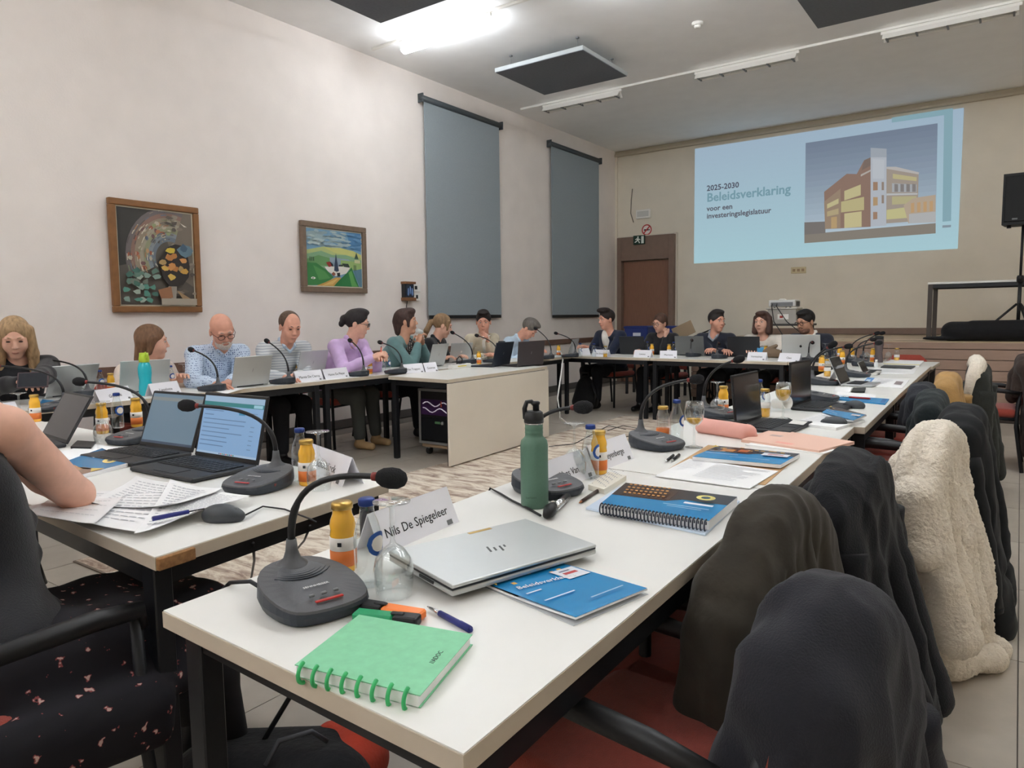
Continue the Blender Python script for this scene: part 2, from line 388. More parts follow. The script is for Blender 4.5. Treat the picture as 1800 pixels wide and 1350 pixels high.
# ---------------------------------------------------------------- roller blinds
blind_m = mat('blind fabric', (150,160,165), .85, noise=.03, scale=60, bump=.05, bscale=300)
blind_e = mat('blind metal', (70,76,80), .45)
def blind(y0, y1, ztop, zbot, label):
    t = thing('roller_blind', label, 'window blind', (XL, (y0+y1)/2, 0), group='roller blinds on the window wall')
    w_ = y1-y0
    MB().box((.05, 0, (ztop+zbot)/2), (.008, w_, ztop-zbot), 0).build('blind_fabric', blind_m, t)
    MB().tube([(.055,-w_/2-.06,ztop+.01),(.055,w_/2+.03,ztop+.01)], .038, 14).build('blind_tube', blind_e, t)
    for s in (-1, 1): MB().box((.045, s*(w_/2+.05), ztop+.01), (.09, .018, .11), 0, .003).build('bracket', blind_e, t)
    MB().box((.05, 0, zbot-.02), (.022, w_-.02, .045), 0, .004).build('bottom_bar', black_m, t)
blind(6.94, 8.53, 3.99, 1.28, 'tall grey roller blind beside the small wall cabinet')
blind(9.945, 11.53, 3.99, 1.27, 'tall grey roller blind next to the room corner')

# ---------------------------------------------------------------- the projected slide on the far wall
x0, x1, zb, zt = -4.762, -.785, 2.15, 4.13
SW, SH = x1-x0, zt-zb
def S(cx, cy):
    q = PY(1200+cx/3.4615, 170+cy/3.4615, YF); return ((q.x-x0)/SW, (q.z-zb)/SH)
def SP(*pts): return [S(*q) for q in pts]
lay = []
wash = lambda c: tuple(int(v*.62+(sum(c)/3)*.16+176*.22) for v in c)
bgc_ = [(176,214,224),(176,212,223),(176,209,222),(175,206,220),(174,203,218),(172,199,215),(170,195,212),(168,191,210)]
bgc = [tuple(a_+(b_-a_)*i/23 for a_, b_ in zip((176,214,224),(168,191,210))) for i in range(24)]
for i, c in enumerate(bgc): lay.append((R4(0, i/24, 1, (i+1)/24), c))
sky = [tuple(int(a_+(b_-a_)*(i/17)**.8) for a_, b_ in zip((194,214,226),(122,136,156))) for i in range(18)]
a, b, c_, d_ = S(742,892), S(1540,832), S(1552,163), S(750,283)
for i, c in enumerate(sky):
    t0, t1 = i/18, (i+1)/18
    l = lambda p, q, t: (p[0]+(q[0]-p[0])*t, p[1]+(q[1]-p[1])*t)
    lay.append(([l(a,d_,t0), l(b,c_,t0), l(b,c_,t1), l(a,d_,t1)], c))
brick, lit, pale = (146,104,82), (214,200,128), (186,196,210)
n_bg = len(lay)
lay += [(SP((742,838),(1540,770),(1540,832),(742,892)), (132,120,104)), (SP((742,765),(870,760),(870,830),(742,840)), (112,104,98)),
 (SP((862,580),(1000,470),(1060,472),(1105,388),(1145,370),(1145,792),(868,806)), brick),
 (SP((862,640),(962,560),(962,802),(868,806)), (160,128,96)), (SP((880,655),(950,620),(950,650),(880,682)), lit), (SP((880,700),(950,680),(950,715),(880,730)), (196,170,110)),
 (SP((985,575),(1085,535),(1085,600),(985,632)), lit), (SP((965,640),(1105,610),(1105,690),(965,705)), (206,190,116)), (SP((985,712),(1090,698),(1090,792),(985,800)), (220,204,130)), (SP((905,735),(940,730),(940,800),(905,803)), (206,160,90)),
 (SP((1105,388),(1145,370),(1145,420),(1090,450)), (118,92,80)), (SP((1085,475),(1145,445),(1145,455),(1085,487)), (190,180,170)),
 (SP((1145,312),(1242,318),(1240,785),(1145,790)), pale), (SP((1145,312),(1242,318),(1242,370),(1145,370)), (160,172,188)), (SP((1158,380),(1228,385),(1226,500),(1158,500)), (196,206,218)),
 (SP((1160,520),(1188,520),(1188,570),(1160,572)), (170,120,80)), (SP((1160,612),(1188,612),(1188,662),(1160,665)), (196,150,90)), (SP((1160,702),(1186,702),(1186,745),(1160,748)), (170,120,84)), (SP((1212,520),(1226,520),(1226,570),(1212,570)), (150,124,104)), (SP((1212,600),(1226,600),(1226,650),(1212,650)), (150,124,104)),
 (SP((1242,428),(1300,432),(1437,468),(1430,758),(1240,772)), (168,150,132)), (SP((1242,428),(1300,428),(1440,462),(1437,474),(1242,440)), (196,190,184)),
 (SP((1280,470),(1425,492),(1424,515),(1280,500)), (206,190,120)), (SP((1275,528),(1425,536),(1424,582),(1275,582)), (172,178,186)), (SP((1275,608),(1424,606),(1422,650),(1275,658)), (196,184,120)), (SP((1242,690),(1372,672),(1372,738),(1242,748)), (214,206,124)), (SP((1242,590),(1430,588),(1430,597),(1242,602)), (198,202,206)),
 (SP((1345,662),(1405,618),(1540,598),(1540,765),(1375,772)), (196,168,136)), (SP((1378,715),(1540,700),(1540,765),(1378,772)), (186,188,190))]
for k in range(4):
    u = 1290+k*36; lay.append((SP((u,532),(u+22,534),(u+22,580),(u,580)), (128,120,116)))
    u = 1390+k*38; lay.append((SP((u,650-k*4),(u+20,646-k*4),(u+20,705-k*3),(u,708-k*3)), (216,160,92)))
lay = lay[:n_bg]+[(q_, wash(c)) for q_, c in lay[n_bg:]]
teal = (140,176,188)
lay += [(SP((1592,85),(1646,72),(1634,757),(1582,762)), teal), (SP((1274,130),(1646,72),(1640,108),(1274,160)), teal), (SP((1582,784),(1634,781),(1633,795),(1581,799)), (140,156,168))]
slide = thing('projected_slide', 'large pale blue projected slide with building photo and lettering on the far wall', 'projection', (x0, YF-.004, zb))
MS = RX(PI/2)
mk('slide_image', art_mesh('slide_image', SW, SH, lay, print_mat('projected light', .9, SCREEN_GLOW), .0003), slide, MS)
def slide_text(s, px, py, hpx, c):
    q = PY(px, py, YF); z_ = hpx/FPX*depth(q)*1.38
    m_ = mat('slide ink '+s[:4], c, .9, emit=SCREEN_GLOW)
    m_.node_tree.nodes['Principled BSDF'].inputs['Base Color'].default_value = (.01,.01,.01,1)
    mk('lettering', text_mesh('lettering', s, z_, m_, bold=.022), slide, T3((q.x-x0, -.016, q.z-zb)) @ MS)
slide_text('2025-2030', 1243, 336, 9.5, (84,84,100)); slide_text('Beleidsverklaring', 1243, 355, 15, (126,164,178))
slide_text('voor een', 1243, 371.5, 9, (96,94,106)); slide_text('investeringslegislatuur', 1243, 384.5, 9, (96,94,106))

# ---------------------------------------------------------------- small wall fittings on the far wall
def wall_box(name, label, cat, a, b, dep, m):
    p, q = PY(*a, YF), PY(*b, YF)
    t = thing(name, label, cat, ((p.x+q.x)/2, YF, (p.z+q.z)/2)); w_, h_ = abs(q.x-p.x), abs(p.z-q.z)
    return t, w_, h_
t, w_, h_ = wall_box('emergency_light', 'flat white emergency light above the no smoking sign', 'light', (1120,370), (1145,383), .05, white_m)
MB().box((0,-.03,0), (w_,.06,h_), 0, .012, seg=2).build('housing', white_m, t)
MB().box((0,-.062,0), (w_*.8,.006,h_*.62), 0, .003).build('lens', mat('lens grey', (206,206,200), .3), t)
p = PY(1137,404,YF)
t = thing('no_smoking_sign', 'round red and white no smoking sign above the door', 'sign', (p.x, YF-.006, p.z))
red, wht, blk = (186,52,48), (236,226,220), (30,28,28)
ln = [(ELL(0,0,.1,.1,28), red), (ELL(0,0,.078,.078,28), wht), (R4(-.055,-.014,.04,.012), blk), (R4(.045,-.014,.06,.012), blk), ([(-.068,-.052),(-.05,-.068),(.068,.052),(.05,.068)], red)]
mk('sign_plate', art_mesh('sign_plate', 1, 1, ln, print_mat('sign print', .5), .0006), t, RX(PI/2))
MB().lathe([(.1,0),(.1,.004)], 28).build('backing', white_m, t, RX(PI/2) @ T3((0,0,-.005)))
t, w_, h_ = wall_box('exit_sign', 'small dark green exit sign with white running figure over the door', 'sign', (1120,416), (1140,430), .03, dark_m)
t.location.y = YF-.14
MB().box((0,-.014,0), (w_,.026,h_), 0, .004).build('sign_body', mat('exit green', (26,58,46), .5), t)
ex = [(R4(.70,.1,.92,.9), (226,232,222)), (ELL(.42,.8,.07,.1,10), (236,240,230)), ([(.3,.7),(.5,.66),(.48,.4),(.36,.38)], (236,240,230)), ([(.1,.25),(.2,.2),(.42,.42),(.36,.5)], (236,240,230)), ([(.42,.42),(.5,.42),(.6,.16),(.52,.12)], (236,240,230)), ([(.18,.6),(.34,.68),(.34,.6),(.2,.5)], (236,240,230)), ([(.5,.66),(.64,.52),(.6,.46),(.46,.58)], (236,240,230))]
mk('figure', art_mesh('figure', w_, h_, ex, print_mat('sign print'), .0004), t, T3((-w_/2,-.0275,-h_/2)) @ RX(PI/2))
t, w_, h_ = wall_box('wall_socket_plate', 'small beige wall plate under the projected slide', 'wall plate', (1391,470), (1417,480), .03, white_m)
MB().box((0,-.01,0), (w_,.02,h_), 0, .004).build('plate', mat('ivory', (206,190,150), .5), t)
for s in (-.3, 0, .3): MB().box((s*w_,-.022,0), (w_*.18,.006,h_*.4), 0, .002).build('socket', mat('socket brown', (150,124,92), .5), t)
tag(MB().tube([PY(1112,332,YF)+Vector((0,-.006,0)), PY(1110,350,YF)+Vector((0,-.006,0)), PY(1109,375,YF)+Vector((0,-.008,0)), PY(1114,391,YF)+Vector((0,-.01,0))], .007, 6).build('wall_cable', mat('cable grey', (110,104,92), .7)), 'short loose cable end hanging on the far wall left of the emergency light', 'cable')

# ---------------------------------------------------------------- left wall: cabinet, switches
a, b = PX(705,495,XL), PX(722,529,XL)
t = thing('wall_cabinet', 'small glass-fronted wall cabinet with brown wooden frame', 'cabinet', (XL, (a.y+b.y)/2, (a.z+b.z)/2))
w_, h_ = abs(b.y-a.y), abs(a.z-b.z); wd = mat('cabinet wood', (128,88,56), .5, noise=.1, scale=20)
MB().box((.03,0,0), (.06,w_,h_), 0, .004).build('case', dark_m, t)
MB().box((.045,0,h_/2-.015), (.09,w_+.02,.03), 0, .003).box((.045,0,-h_/2+.02), (.09,w_+.02,.04), 0, .003).build('frame', wd, t)
MB().box((.066,0,.005), (.008,w_*.86,h_*.66)).build('glass_front', mat('dark glass', (36,48,66), .08), t)
key = MB().lathe([(.004,-.05),(.012,-.03),(.008,.03),(.003,.05)], 8).mesh('key', mat('key blue', (120,150,200), .3))
for k in range(3): mk('key', key, t, T3((.075,(k-1)*.035,-.01+.02*(k % 2))))
MB().tube([(.02,.0,-h_/2),(.012,-.01,-h_/2-.06),(.01,.0,-h_/2-.2)], .005, 6).build('cord', black_m, t)
for (a, b, lb) in (((723,500),(737,513),'white wall thermostat with dark display beside the wall cabinet'), ((726,516),(737,529),'white light switch plate below the thermostat')):
    a, b = PX(*a, XL), PX(*b, XL)
    t = thing('wall_switch', lb, 'switch', (XL, (a.y+b.y)/2, (a.z+b.z)/2)); w_, h_ = abs(b.y-a.y), abs(a.z-b.z)
    MB().box((.012,0,0), (.024,w_,h_), 0, .004).build('plate', white_m, t)
    if 'thermo' in lb: MB().box((.026,-w_*.1,.005), (.004,w_*.3,h_*.5)).build('display', dark_m, t)
    else: MB().box((.026,0,0), (.006,w_*.5,h_*.5), 0, .002).build('rocker', white_m, t)

# ---------------------------------------------------------------- paintings
def painting(name, label, a, b, fw_, frame_m, liner, layers, out):
    p, q = PX(*a, XL), PX(*b, XL)
    w_, h_ = q.y-p.y, p.z-q.z
    t = thing(name, label, 'painting', (XL, (p.y+q.y)/2, q.z))
    t.matrix_basis = t.matrix_basis @ RY(D(out))
    for nm, c, d in (('frame_rail', (.03,0,fw_/2), (.05,w_,fw_)), ('frame_rail', (.03,0,h_-fw_/2), (.05,w_,fw_)), ('frame_stile', (.03,-w_/2+fw_/2,h_/2), (.05,fw_,h_-2*fw_)), ('frame_stile', (.03,w_/2-fw_/2,h_/2), (.05,fw_,h_-2*fw_))):
        MB().box(c, d, 0, .008, seg=2).build(nm, frame_m, t)
    MB().box((.018,0,h_/2), (.03,w_-2*fw_+.004,h_-2*fw_+.004)).build('liner', liner, t)
    g = .012; cw, chh = w_-2*fw_-2*g, h_-2*fw_-2*g
    M_ = T3((.034,-cw/2,fw_+g)) @ Matrix(((0,0,1,0),(1,0,0,0),(0,1,0,0),(0,0,0,1)))
    mk('canvas', art_mesh('canvas', cw, chh, layers, print_mat('oil paint', .55), .0002), t, M_)
random.seed(3)
def blob(cx, cy, rx, ry, n=9, j=.25): return [(min(1,max(0,cx+rx*math.cos(2*PI*i/n)*(1+random.uniform(-j,j)))), min(1,max(0,cy+ry*math.sin(2*PI*i/n)*(1+random.uniform(-j,j))))) for i in range(n)]
def arc(cx, cy, r0, r1, a0, a1, sx=1, n=14):
    o = [(cx+sx*r1*math.cos(D(a0+(a1-a0)*i/n)), cy+r1*math.sin(D(a0+(a1-a0)*i/n))) for i in range(n+1)]
    q = [(cx+sx*r0*math.cos(D(a1-(a1-a0)*i/n)), cy+r0*math.sin(D(a1-(a1-a0)*i/n))) for i in range(n+1)]
    return [(min(1,max(0,x)), min(1,max(0,y))) for x, y in o+q]
A1 = [(R4(0,0,1,1), (92,86,78)), ([(0,1),(.5,1),(.25,.8),(.14,.6),(.1,.42),(0,.4)], (56,54,50)), ([(.5,1),(1,1),(1,.2),(.8,.3),(.6,.8)], (118,108,96))]
for r0, r1, c in ((.42,.47,(112,104,104)), (.38,.42,(140,110,98)), (.33,.38,(150,138,118)), (.285,.33,(166,158,138)), (.24,.285,(150,152,122)), (.2,.24,(136,146,152)), (.16,.2,(112,122,132))):
    A1.append((arc(.68,.5,r0*1.15,r1*1.15,70,205,1.1), c))
for k in range(26):
    a_ = random.uniform(80,200); rr = random.uniform(.24,.5); x_, y_ = .68+1.1*rr*math.cos(D(a_)), .5+rr*math.sin(D(a_))
    if x_ > .05 and y_ < .97: A1.append((blob(x_, y_, .02+.02*random.random(), .025, 6), random.choice([(176,120,84),(190,150,110),(120,90,90),(150,160,120),(190,180,160),(110,118,134),(164,96,72)])))
for k in range(110):
    a_ = random.uniform(76,204); rr = random.uniform(.19,.54); w_ = random.uniform(4,11); d_ = random.uniform(.006,.014); g_ = random.choice([(196,188,166),(120,112,104),(150,140,120),(172,128,96),(134,146,112),(108,116,128),(206,198,178),(90,84,80)])
    A1.append((arc(.68,.5,rr,rr+d_,a_,a_+w_,1.1,3), g_))
for k in range(40):
    x_, y_ = random.uniform(.6,.98), random.uniform(.08,.95); A1.append((blob(x_, y_, .05, .02, 6, .5), random.choice([(104,94,84),(132,122,108),(88,80,72),(148,138,122)])))
A1.append((blob(.72,.42,.2,.24,12,.12), (48,42,38))); A1.append(([(.74,.93),(.86,.85),(.9,.85),(.8,.89)], (222,214,200)))
for k in range(13):
    x_, y_ = random.gauss(.66,.1), random.gauss(.44,.08); A1.append((blob(x_, y_, .05, .03, 7, .4), random.choice([(196,152,70),(206,170,84),(180,120,64),(168,140,90),(200,140,80)])))
A1 += [(blob(.66,.59,.07,.03,7,.3),(204,180,64)), (blob(.86,.6,.1,.07,8,.3),(96,122,134)), (blob(.84,.62,.05,.04,7,.3),(68,92,112)), ([(.6,.2),(.72,.2),(.7,.05),(.64,.05)],(150,142,130)), ([(.46,.16),(.64,.2),(.66,.08),(.5,.05)],(150,104,72)), ([(.72,.16),(.95,.05),(.8,.06)],(160,130,96)), (R4(.5,0,1,.07),(166,156,140))]
for k in range(26):
    x_, y_ = random.uniform(.02,.48), random.uniform(.03,.36); A1.append((blob(x_, y_, .05, .03, 6, .5), random.choice([(96,126,112),(126,150,138),(70,110,98),(150,164,150),(110,120,108),(84,140,124)])))
painting('painting', 'tall dark painting of an arch and yellow flowers in a brown wooden frame', (183,347), (351,549), .055, mat('oak frame', (134,92,54), .45, noise=.12, scale=14, bump=.05), mat('linen liner', (196,190,168), .8), A1, 1.2)
A2 = [(R4(0,0,1,1), (120,160,186)), (blob(.25,.85,.3,.14,12,.2),(150,172,176)), (blob(.5,.78,.24,.1,12,.2),(168,190,190)), ([(.72,1),(1,1),(1,.66),(.8,.7)],(84,134,176)), ([(0,.62),(.3,.7),(.6,.68),(1,.6),(1,.3),(0,.3)],(176,188,124)), ([(.3,.68),(.6,.7),(.85,.66),(1,.6),(1,.55),(.5,.6)],(196,196,120)), ([(0,.55),(.25,.62),(.45,.56),(.7,.58),(1,.5),(1,.3),(0,.3)],(130,168,130)), ([(0,.46),(.2,.54),(.4,.5),(.42,.36),(0,.36)],(104,150,96)), ([(.4,.52),(.75,.5),(.85,.42),(.7,.3),(.4,.3)],(140,160,176)), ([(.6,.48),(1,.46),(1,.32),(.6,.32)],(150,180,110)),
 ([(0,.4),(.16,.4),(.34,.28),(.46,.16),(.3,.02),(0,0)],(60,128,70)), ([(.1,.36),(.3,.26),(.4,.14),(.2,.1)],(84,148,84)), ([(.15,0),(.3,.06),(.5,.16),(.6,.16),(.5,.0)],(200,156,84)), ([(.24,.0),(.4,.08),(.55,.15),(.44,.03)],(222,184,110)), ([(.46,0),(.55,.1),(.76,.3),(.8,.36),(.9,.1),(.94,0)],(44,120,66)), ([(.74,.26),(.8,.3),(.86,.1),(.92,0),(.8,0)],(96,160,86)), ([(.84,.3),(1,.34),(1,0),(.95,0)],(92,130,150)),
 ([(.3,.34),(.5,.36),(.78,.36),(.7,.24),(.5,.18),(.36,.26)],(224,220,212)), ([(.33,.42),(.4,.44),(.44,.36),(.38,.34)],(150,56,48)), ([(.4,.44),(.45,.4),(.46,.35),(.43,.36)],(40,40,44)), ([(.62,.42),(.74,.42),(.77,.35),(.66,.36)],(44,56,50)), ([(.56,.39),(.64,.4),(.64,.37),(.56,.36)],(40,46,44)), ([(.47,.28),(.51,.6),(.56,.28),(.52,.26)],(52,66,88)), ([(.42,.22),(.46,.26),(.5,.22),(.46,.18)],(140,84,62)), ([(.52,.24),(.58,.25),(.58,.18),(.53,.18)],(40,44,44)), ([(.86,.52),(.9,.64),(.94,.52)],(60,84,70)), (R4(.86,.44,.97,.5),(196,196,150)), (blob(.09,.13,.04,.02,7,.3),(236,236,230)), (R4(.08,.12,.1,.14),(30,30,30))]
for k in range(60):
    x_, y_ = random.uniform(.02,.98), random.uniform(.72,.98); A2.append((blob(x_, y_, .06, .02, 7, .5), random.choice([(142,172,188),(160,184,190),(120,158,184),(174,192,190)] if x_ < .75 else [(84,134,176),(100,146,184)])))
for x_ in (.03,.06,.09,.83,.86): A2.append((R4(x_,.43 if x_ < .5 else .3,x_+.012,.5 if x_ < .5 else .4), (34,56,48)))
painting('painting', 'small bright painting of a village among green hills in a grey-brown frame', (523,387), (641,516), .06, mat('taupe frame', (122,104,88), .4, noise=.1, scale=20), mat('white liner', (214,208,190), .8), A2, .6)
# ================================================================ FURNITURE
top_m = mat('laminate white', (232,231,226), .32, noise=.015, scale=5)
edge_m = mat('edge band', (196,184,166), .5, noise=.04, scale=12)
steel_b = mat('black steel', (22,24,28), .45, noise=.1, scale=20)
def quad_table(label, c, group, z=.74):
    """c: four corners in order round the top"""
    c = [Vector((a[0], a[1], 0)) for a in c]; o = sum(c, Vector())/4
    if (c[1]-c[0]).cross(c[2]-c[1]).z < 0: c = c[::-1]
    t = thing('table', label, 'table', o, 0, group); L = [p-o for p in c]
    def inset(p, d): return p-p.normalized()*d*1.414
    n = 4
    vs = [(p.x, p.y, z-.03) for p in L]+[(p.x, p.y, z-.002) for p in L]
    MB().add(vs, [(3,2,1,0)]+[(i, (i+1) % 4, 4+(i+1) % 4, 4+i) for i in range(4)]+[(4,5,6,7)]).build('edge_band', edge_m, t)
    tp = [inset(p, .0015) for p in L]
    MB().add([(p.x, p.y, z-.0025) for p in tp]+[(p.x, p.y, z) for p in tp], [(3,2,1,0),(4,5,6,7)]+[(i, (i+1) % 4, 4+(i+1) % 4, 4+i) for i in range(4)]).build('tabletop', top_m, t)
    ins = [inset(p, .045) for p in L]
    for i in range(4):
        a, b = ins[i], ins[(i+1) % 4]; d = (b-a); m_ = (a+b)/2
        MB().box((0,0,0), (d.length, .03, .05)).build('apron', steel_b, t, T3((m_.x, m_.y, z-.056)) @ RZ(math.atan2(d.y, d.x)))
    ang = math.atan2((L[1]-L[0]).y, (L[1]-L[0]).x)
    for p in ins: 
        lg = MB().box((0,0,(z-.031)/2+.004), (.045,.045,z-.039), 0, .003).build('leg', steel_b, t, T3((p.x, p.y, 0)) @ RZ(ang))
        MB().box((0,0,.004), (.04,.04,.008)).build('foot_cap', black_m, lg)
    return t
R_ = 'right-hand table row'
def tq(xr0, y0, xr1, y1, w_): return [(xr0, y0), (xr1, y1), (xr1-w_, y1+.02), (xr0-w_, y0+.02)]
quad_table('white table with green notebook and closed silver laptop', [(-.501,.597), (-.536,2.052), (-1.262,2.07), (-1.196,.621)], 'white meeting tables')
quad_table('white table with pink folder and open black laptop', [(-.53,2.056), (-.577,3.41), (-1.29,3.42), (-1.255,2.075)], 'white meeting tables')
quad_table('white table with tablet on a stand and blue folders', [(-.535,3.416), (-.58,4.80), (-1.29,4.81), (-1.27,3.426)], 'white meeting tables')
quad_table('white table with opened white booklet and red-backed chair alongside', [(-.582,4.806), (-.62,6.2), (-1.33,6.21), (-1.292,4.816)], 'white meeting tables')
quad_table('white table at the stage end of the coat-hung chair row', [(-.622,6.206), (-.655,7.57), (-1.37,7.58), (-1.332,6.216)], 'white meeting tables')
L1 = quad_table('white table with lit laptop, loose papers and a chipped corner', [(-1.484,.762), (-1.56,1.53), (-2.93,1.55), (-2.88,.84)], 'white meeting tables')
MB().box((0,0,0), (.012,.09,.0275), 0, .002).build('bare_chipboard_edge', mat('chipboard', (150,110,70), .8, noise=.3, scale=80), L1, T3((-1.4845-L1.location.x, .809-L1.location.y, .7235)) @ RZ(D(5.6)))
quad_table('white table with dark laptops next to the chipped-corner table', [(-2.886,.842), (-2.936,1.552), (-4.3,1.56), (-4.28,.86)], 'white meeting tables')
wl = ['white wall-side table with the silver laptop of the blonde woman', 'white wall-side table with turquoise bottle and bald man', 'white wall-side table before the woman in lilac', 'white wall-side table behind the boxed-in desk', 'white wall-side table in the far corner with white power cable']
wy = [1.57, 2.46, 3.87, 5.29, 6.72, 7.86]
for i in range(5):
    f0, f1 = -4.68+(.0 if i < 3 else .02*(i-2)), -4.66
    quad_table(wl[i], [(f0, wy[i]), (f1, wy[i+1]-.008), (f1-.7, wy[i+1]-.008), (f0-.7, wy[i])], 'white meeting tables')
fx = [-4.95, -3.55, -1.95, -.63]; fy = lambda x: 7.86-.075*(x+4.4)
fl_ = ['white table before the man in the navy blazer', 'white table before the man in the dark jumper and the woman in white', 'white stage-side table closing the ring at the right']
for i in range(3):
    a, b = fx[i], fx[i+1]-.008
    quad_table(fl_[i], [(a, fy(a)+.01), (b, fy(b)+.01), (b, fy(b)+.7), (a, fy(a)+.7)], 'white meeting tables')

# white desk with full front panel
DC = [(-3.80,4.43), (-3.915,6.12), (-4.60,6.07), (-4.52,4.47)]
t = quad_table('white desk with tall closed front panel and rack beneath', DC, None)
t.name = 'panel_desk'; t['category'] = 'desk'
if 'group' in t.keys(): del t['group']
a, b = Vector((-3.797,4.425,0)), Vector((-3.912,6.125,0)); d = b-a; m_ = (a+b)/2-t.location
MB().box((0,0,.362), (d.length,.02,.685), 0, .002).build('front_panel', mat('panel white', (222,214,200), .4, noise=.02, scale=4), t, T3((m_.x, m_.y, 0)) @ RZ(math.atan2(d.y, d.x)))
# amplifier rack on wheels under the desk
rk = thing('amplifier_rack', 'black wheeled rack case with purple lit mixer under the desk', 'rack', (-4.18,4.85,0))
al = mat('aluminium', (176,176,176), .35, .7); W_, z0, z1 = .52, .11, .61
MB().box((0,.14,(z0+z1)/2), (W_,.44,z1-z0), 0, .006).build('case', black_m, rk)
yf = -.085
for nm, c, d in (('case_edge', (0,yf,z1-.01), (W_,.02,.022)), ('case_edge', (0,yf,z0+.01), (W_,.02,.022)), ('case_edge', (-W_/2+.012,yf,(z0+z1)/2), (.022,.018,z1-z0-.04)), ('case_edge', (W_/2-.012,yf,(z0+z1)/2), (.022,.018,z1-z0-.04))):
    MB().box(c, d, 0, .003).build(nm, al, rk)
mx = MB().box((0,yf+.004,.445), (W_-.06,.02,.14), 0, .002).build('mixer_unit', mat('purple panel', (58,30,74), .4), rk)
wv = mat('fader white', (214,206,220), .5, emit=.25)
for zz, ph in ((.475, 0), (.42, 1.3)):
    MB().tube([(-.2+.028*i, yf-.009, zz+.02*math.sin(i*.9+ph)) for i in range(12)], .005, 6).build('fader_row', wv, mx)
for zz in (.49,.445): MB().box((.17,yf-.008,zz), (.05,.004,.014)).build('display', wv, mx)
MB().box((.02,yf-.012,.48), (.012,.012,.05), 0, .002, M=None).build('red_tag', mat('red tag', (170,60,48), .5), mx)
am = MB().box((0,yf+.004,.25), (W_-.06,.02,.2), 0, .002).build('amplifier_unit', mat('amp black', (20,22,26), .35), rk)
MB().lathe([(.016,0),(.014,.014)], 16).build('volume_knob', al, am, T3((.03,yf-.006,.31)) @ RX(PI/2))
MB().box((-.03,yf-.008,.31), (.06,.004,.02)).build('display', mat('lcd green', (70,104,70), .4, emit=.2), am)
for q in ((.19,.31),(.19,.17)): MB().lathe([(.009,0),(.008,.008)], 12).build('screw', gold, am, T3((q[0],yf-.006,q[1])) @ RX(PI/2))
MB().box((0,.14,.09), (W_-.03,.42,.03), 0, .004).build('trolley_board', mat('ply', (176,150,120), .6), rk)
for sx_ in (-.2,.2):
    for sy_ in (-.02,.3):
        wh = MB().lathe([(.034,-.014),(.036,0),(.034,.014)], 16).build('wheel', black_m, rk, T3((sx_,sy_,.036)) @ RY(PI/2))
        MB().box((0,0,0), (.05,.05,.02)).build('wheel_plate', al, rk, T3((sx_,sy_,.068)))

# rug
rg = MB().grid(lambda u, v: (-3.96+u*2.62, 1.62+v*6.36, .009+.0015*math.sin(31*u+17*v)), 24, 48)
def rug_mat():
    m = mat('rug pile', (206,194,176), .95, bump=.5, bscale=90); nt = m.node_tree; b = nt.nodes['Principled BSDF']
    tc = nt.nodes.new('ShaderNodeTexCoord'); mp = nt.nodes.new('ShaderNodeMapping'); mp.inputs['Scale'].default_value = (1.2, 4.2, 1); mp.inputs['Rotation'].default_value = (0,0,.5)
    n = nt.nodes.new('ShaderNodeTexNoise'); n.inputs['Scale'].default_value = 3.2; n.inputs['Detail'].default_value = 9; n.inputs['Roughness'].default_value = .7; n.inputs['Distortion'].default_value = .6
    r = nt.nodes.new('ShaderNodeValToRGB'); r.color_ramp.elements[0].position = .36; r.color_ramp.elements[1].position = .56
    r.color_ramp.elements[0].color = (*lin((142,120,108)), 1); r.color_ramp.elements[1].color = (*lin((222,212,196)), 1)
    e = r.color_ramp.elements.new(.46); e.color = (*lin((188,170,152)), 1)
    nt.links.new(tc.outputs['Object'], mp.inputs[0]); nt.links.new(mp.outputs[0], n.inputs['Vector']); nt.links.new(n.outputs['Fac'], r.inputs[0]); nt.links.new(r.outputs[0], b.inputs['Base Color'])
    return m
rt_ = thing('rug', 'large worn beige and brown patterned rug inside the table ring', 'rug', (0,0,0))
rg.build('pile', rug_mat(), rt_)
MB().box((-2.65,4.8,.004), (2.64,6.38,.007), 0, .002).build('rug_backing', mat('rug back', (120,108,96), .9), rt_)

# ---------------------------------------------------------------- chairs
red_f = mat('brick red upholstery', (158,66,52), .9, noise=.08, scale=60, bump=.25, bscale=400, sheen=.3)
def chair_proto(arms=True):
    seat = MB().box((0,.01,.45), (.47,.46,.07), 0, .03, seg=3, smooth=True).mesh('seat', red_f)
    back2 = MB()
    def bk(off):
        return lambda u, v: ((u-.5)*.44*(1-.42*max(0, 2*v-1)**2), -.235-.05*v-.025*math.cos((u-.5)*PI)+off*(1-(2*u-1)**8)*(1-(2*v-1)**8), .51+.265*v)
    back2.grid(bk(.02), 12, 10); back2.grid(lambda u, v: bk(-.02)(1-u, v), 12, 10)
    bme = back2.mesh('backrest', red_f)
    parts = [('seat', seat, None, []), ('backrest', bme, None, [])]
    for s in (-1, 1):
        parts.append(('leg', MB().tube([(s*.23,.21,.615 if arms else .44),(s*.235,.215,.3),(s*.25,.235,.0)], .014, 8).mesh('leg', steel_b), None, []))
        parts.append(('leg', MB().tube([(s*.19,-.25,.66),(s*.22,-.225,.5),(s*.235,-.22,.35),(s*.25,-.27,.0)], .014, 8).mesh('leg', steel_b), None, []))
        if arms:
            parts.append(('armrest', MB().tube([(s*.225,-.235,.61),(s*.24,-.1,.628),(s*.245,.12,.632),(s*.235,.215,.62),(s*.232,.222,.58)], [.012,.02,.022,.02,.014], 10).mesh('armrest', black_m), None, []))
    parts.append(('seat_frame', MB().tube([(-.22,.2,.405),(.22,.2,.405),(.225,-.21,.405),(-.225,-.21,.405),(-.22,.2,.405)], .012, 8).mesh('seat_frame', steel_b), None, []))
    return parts
CH = chair_proto()
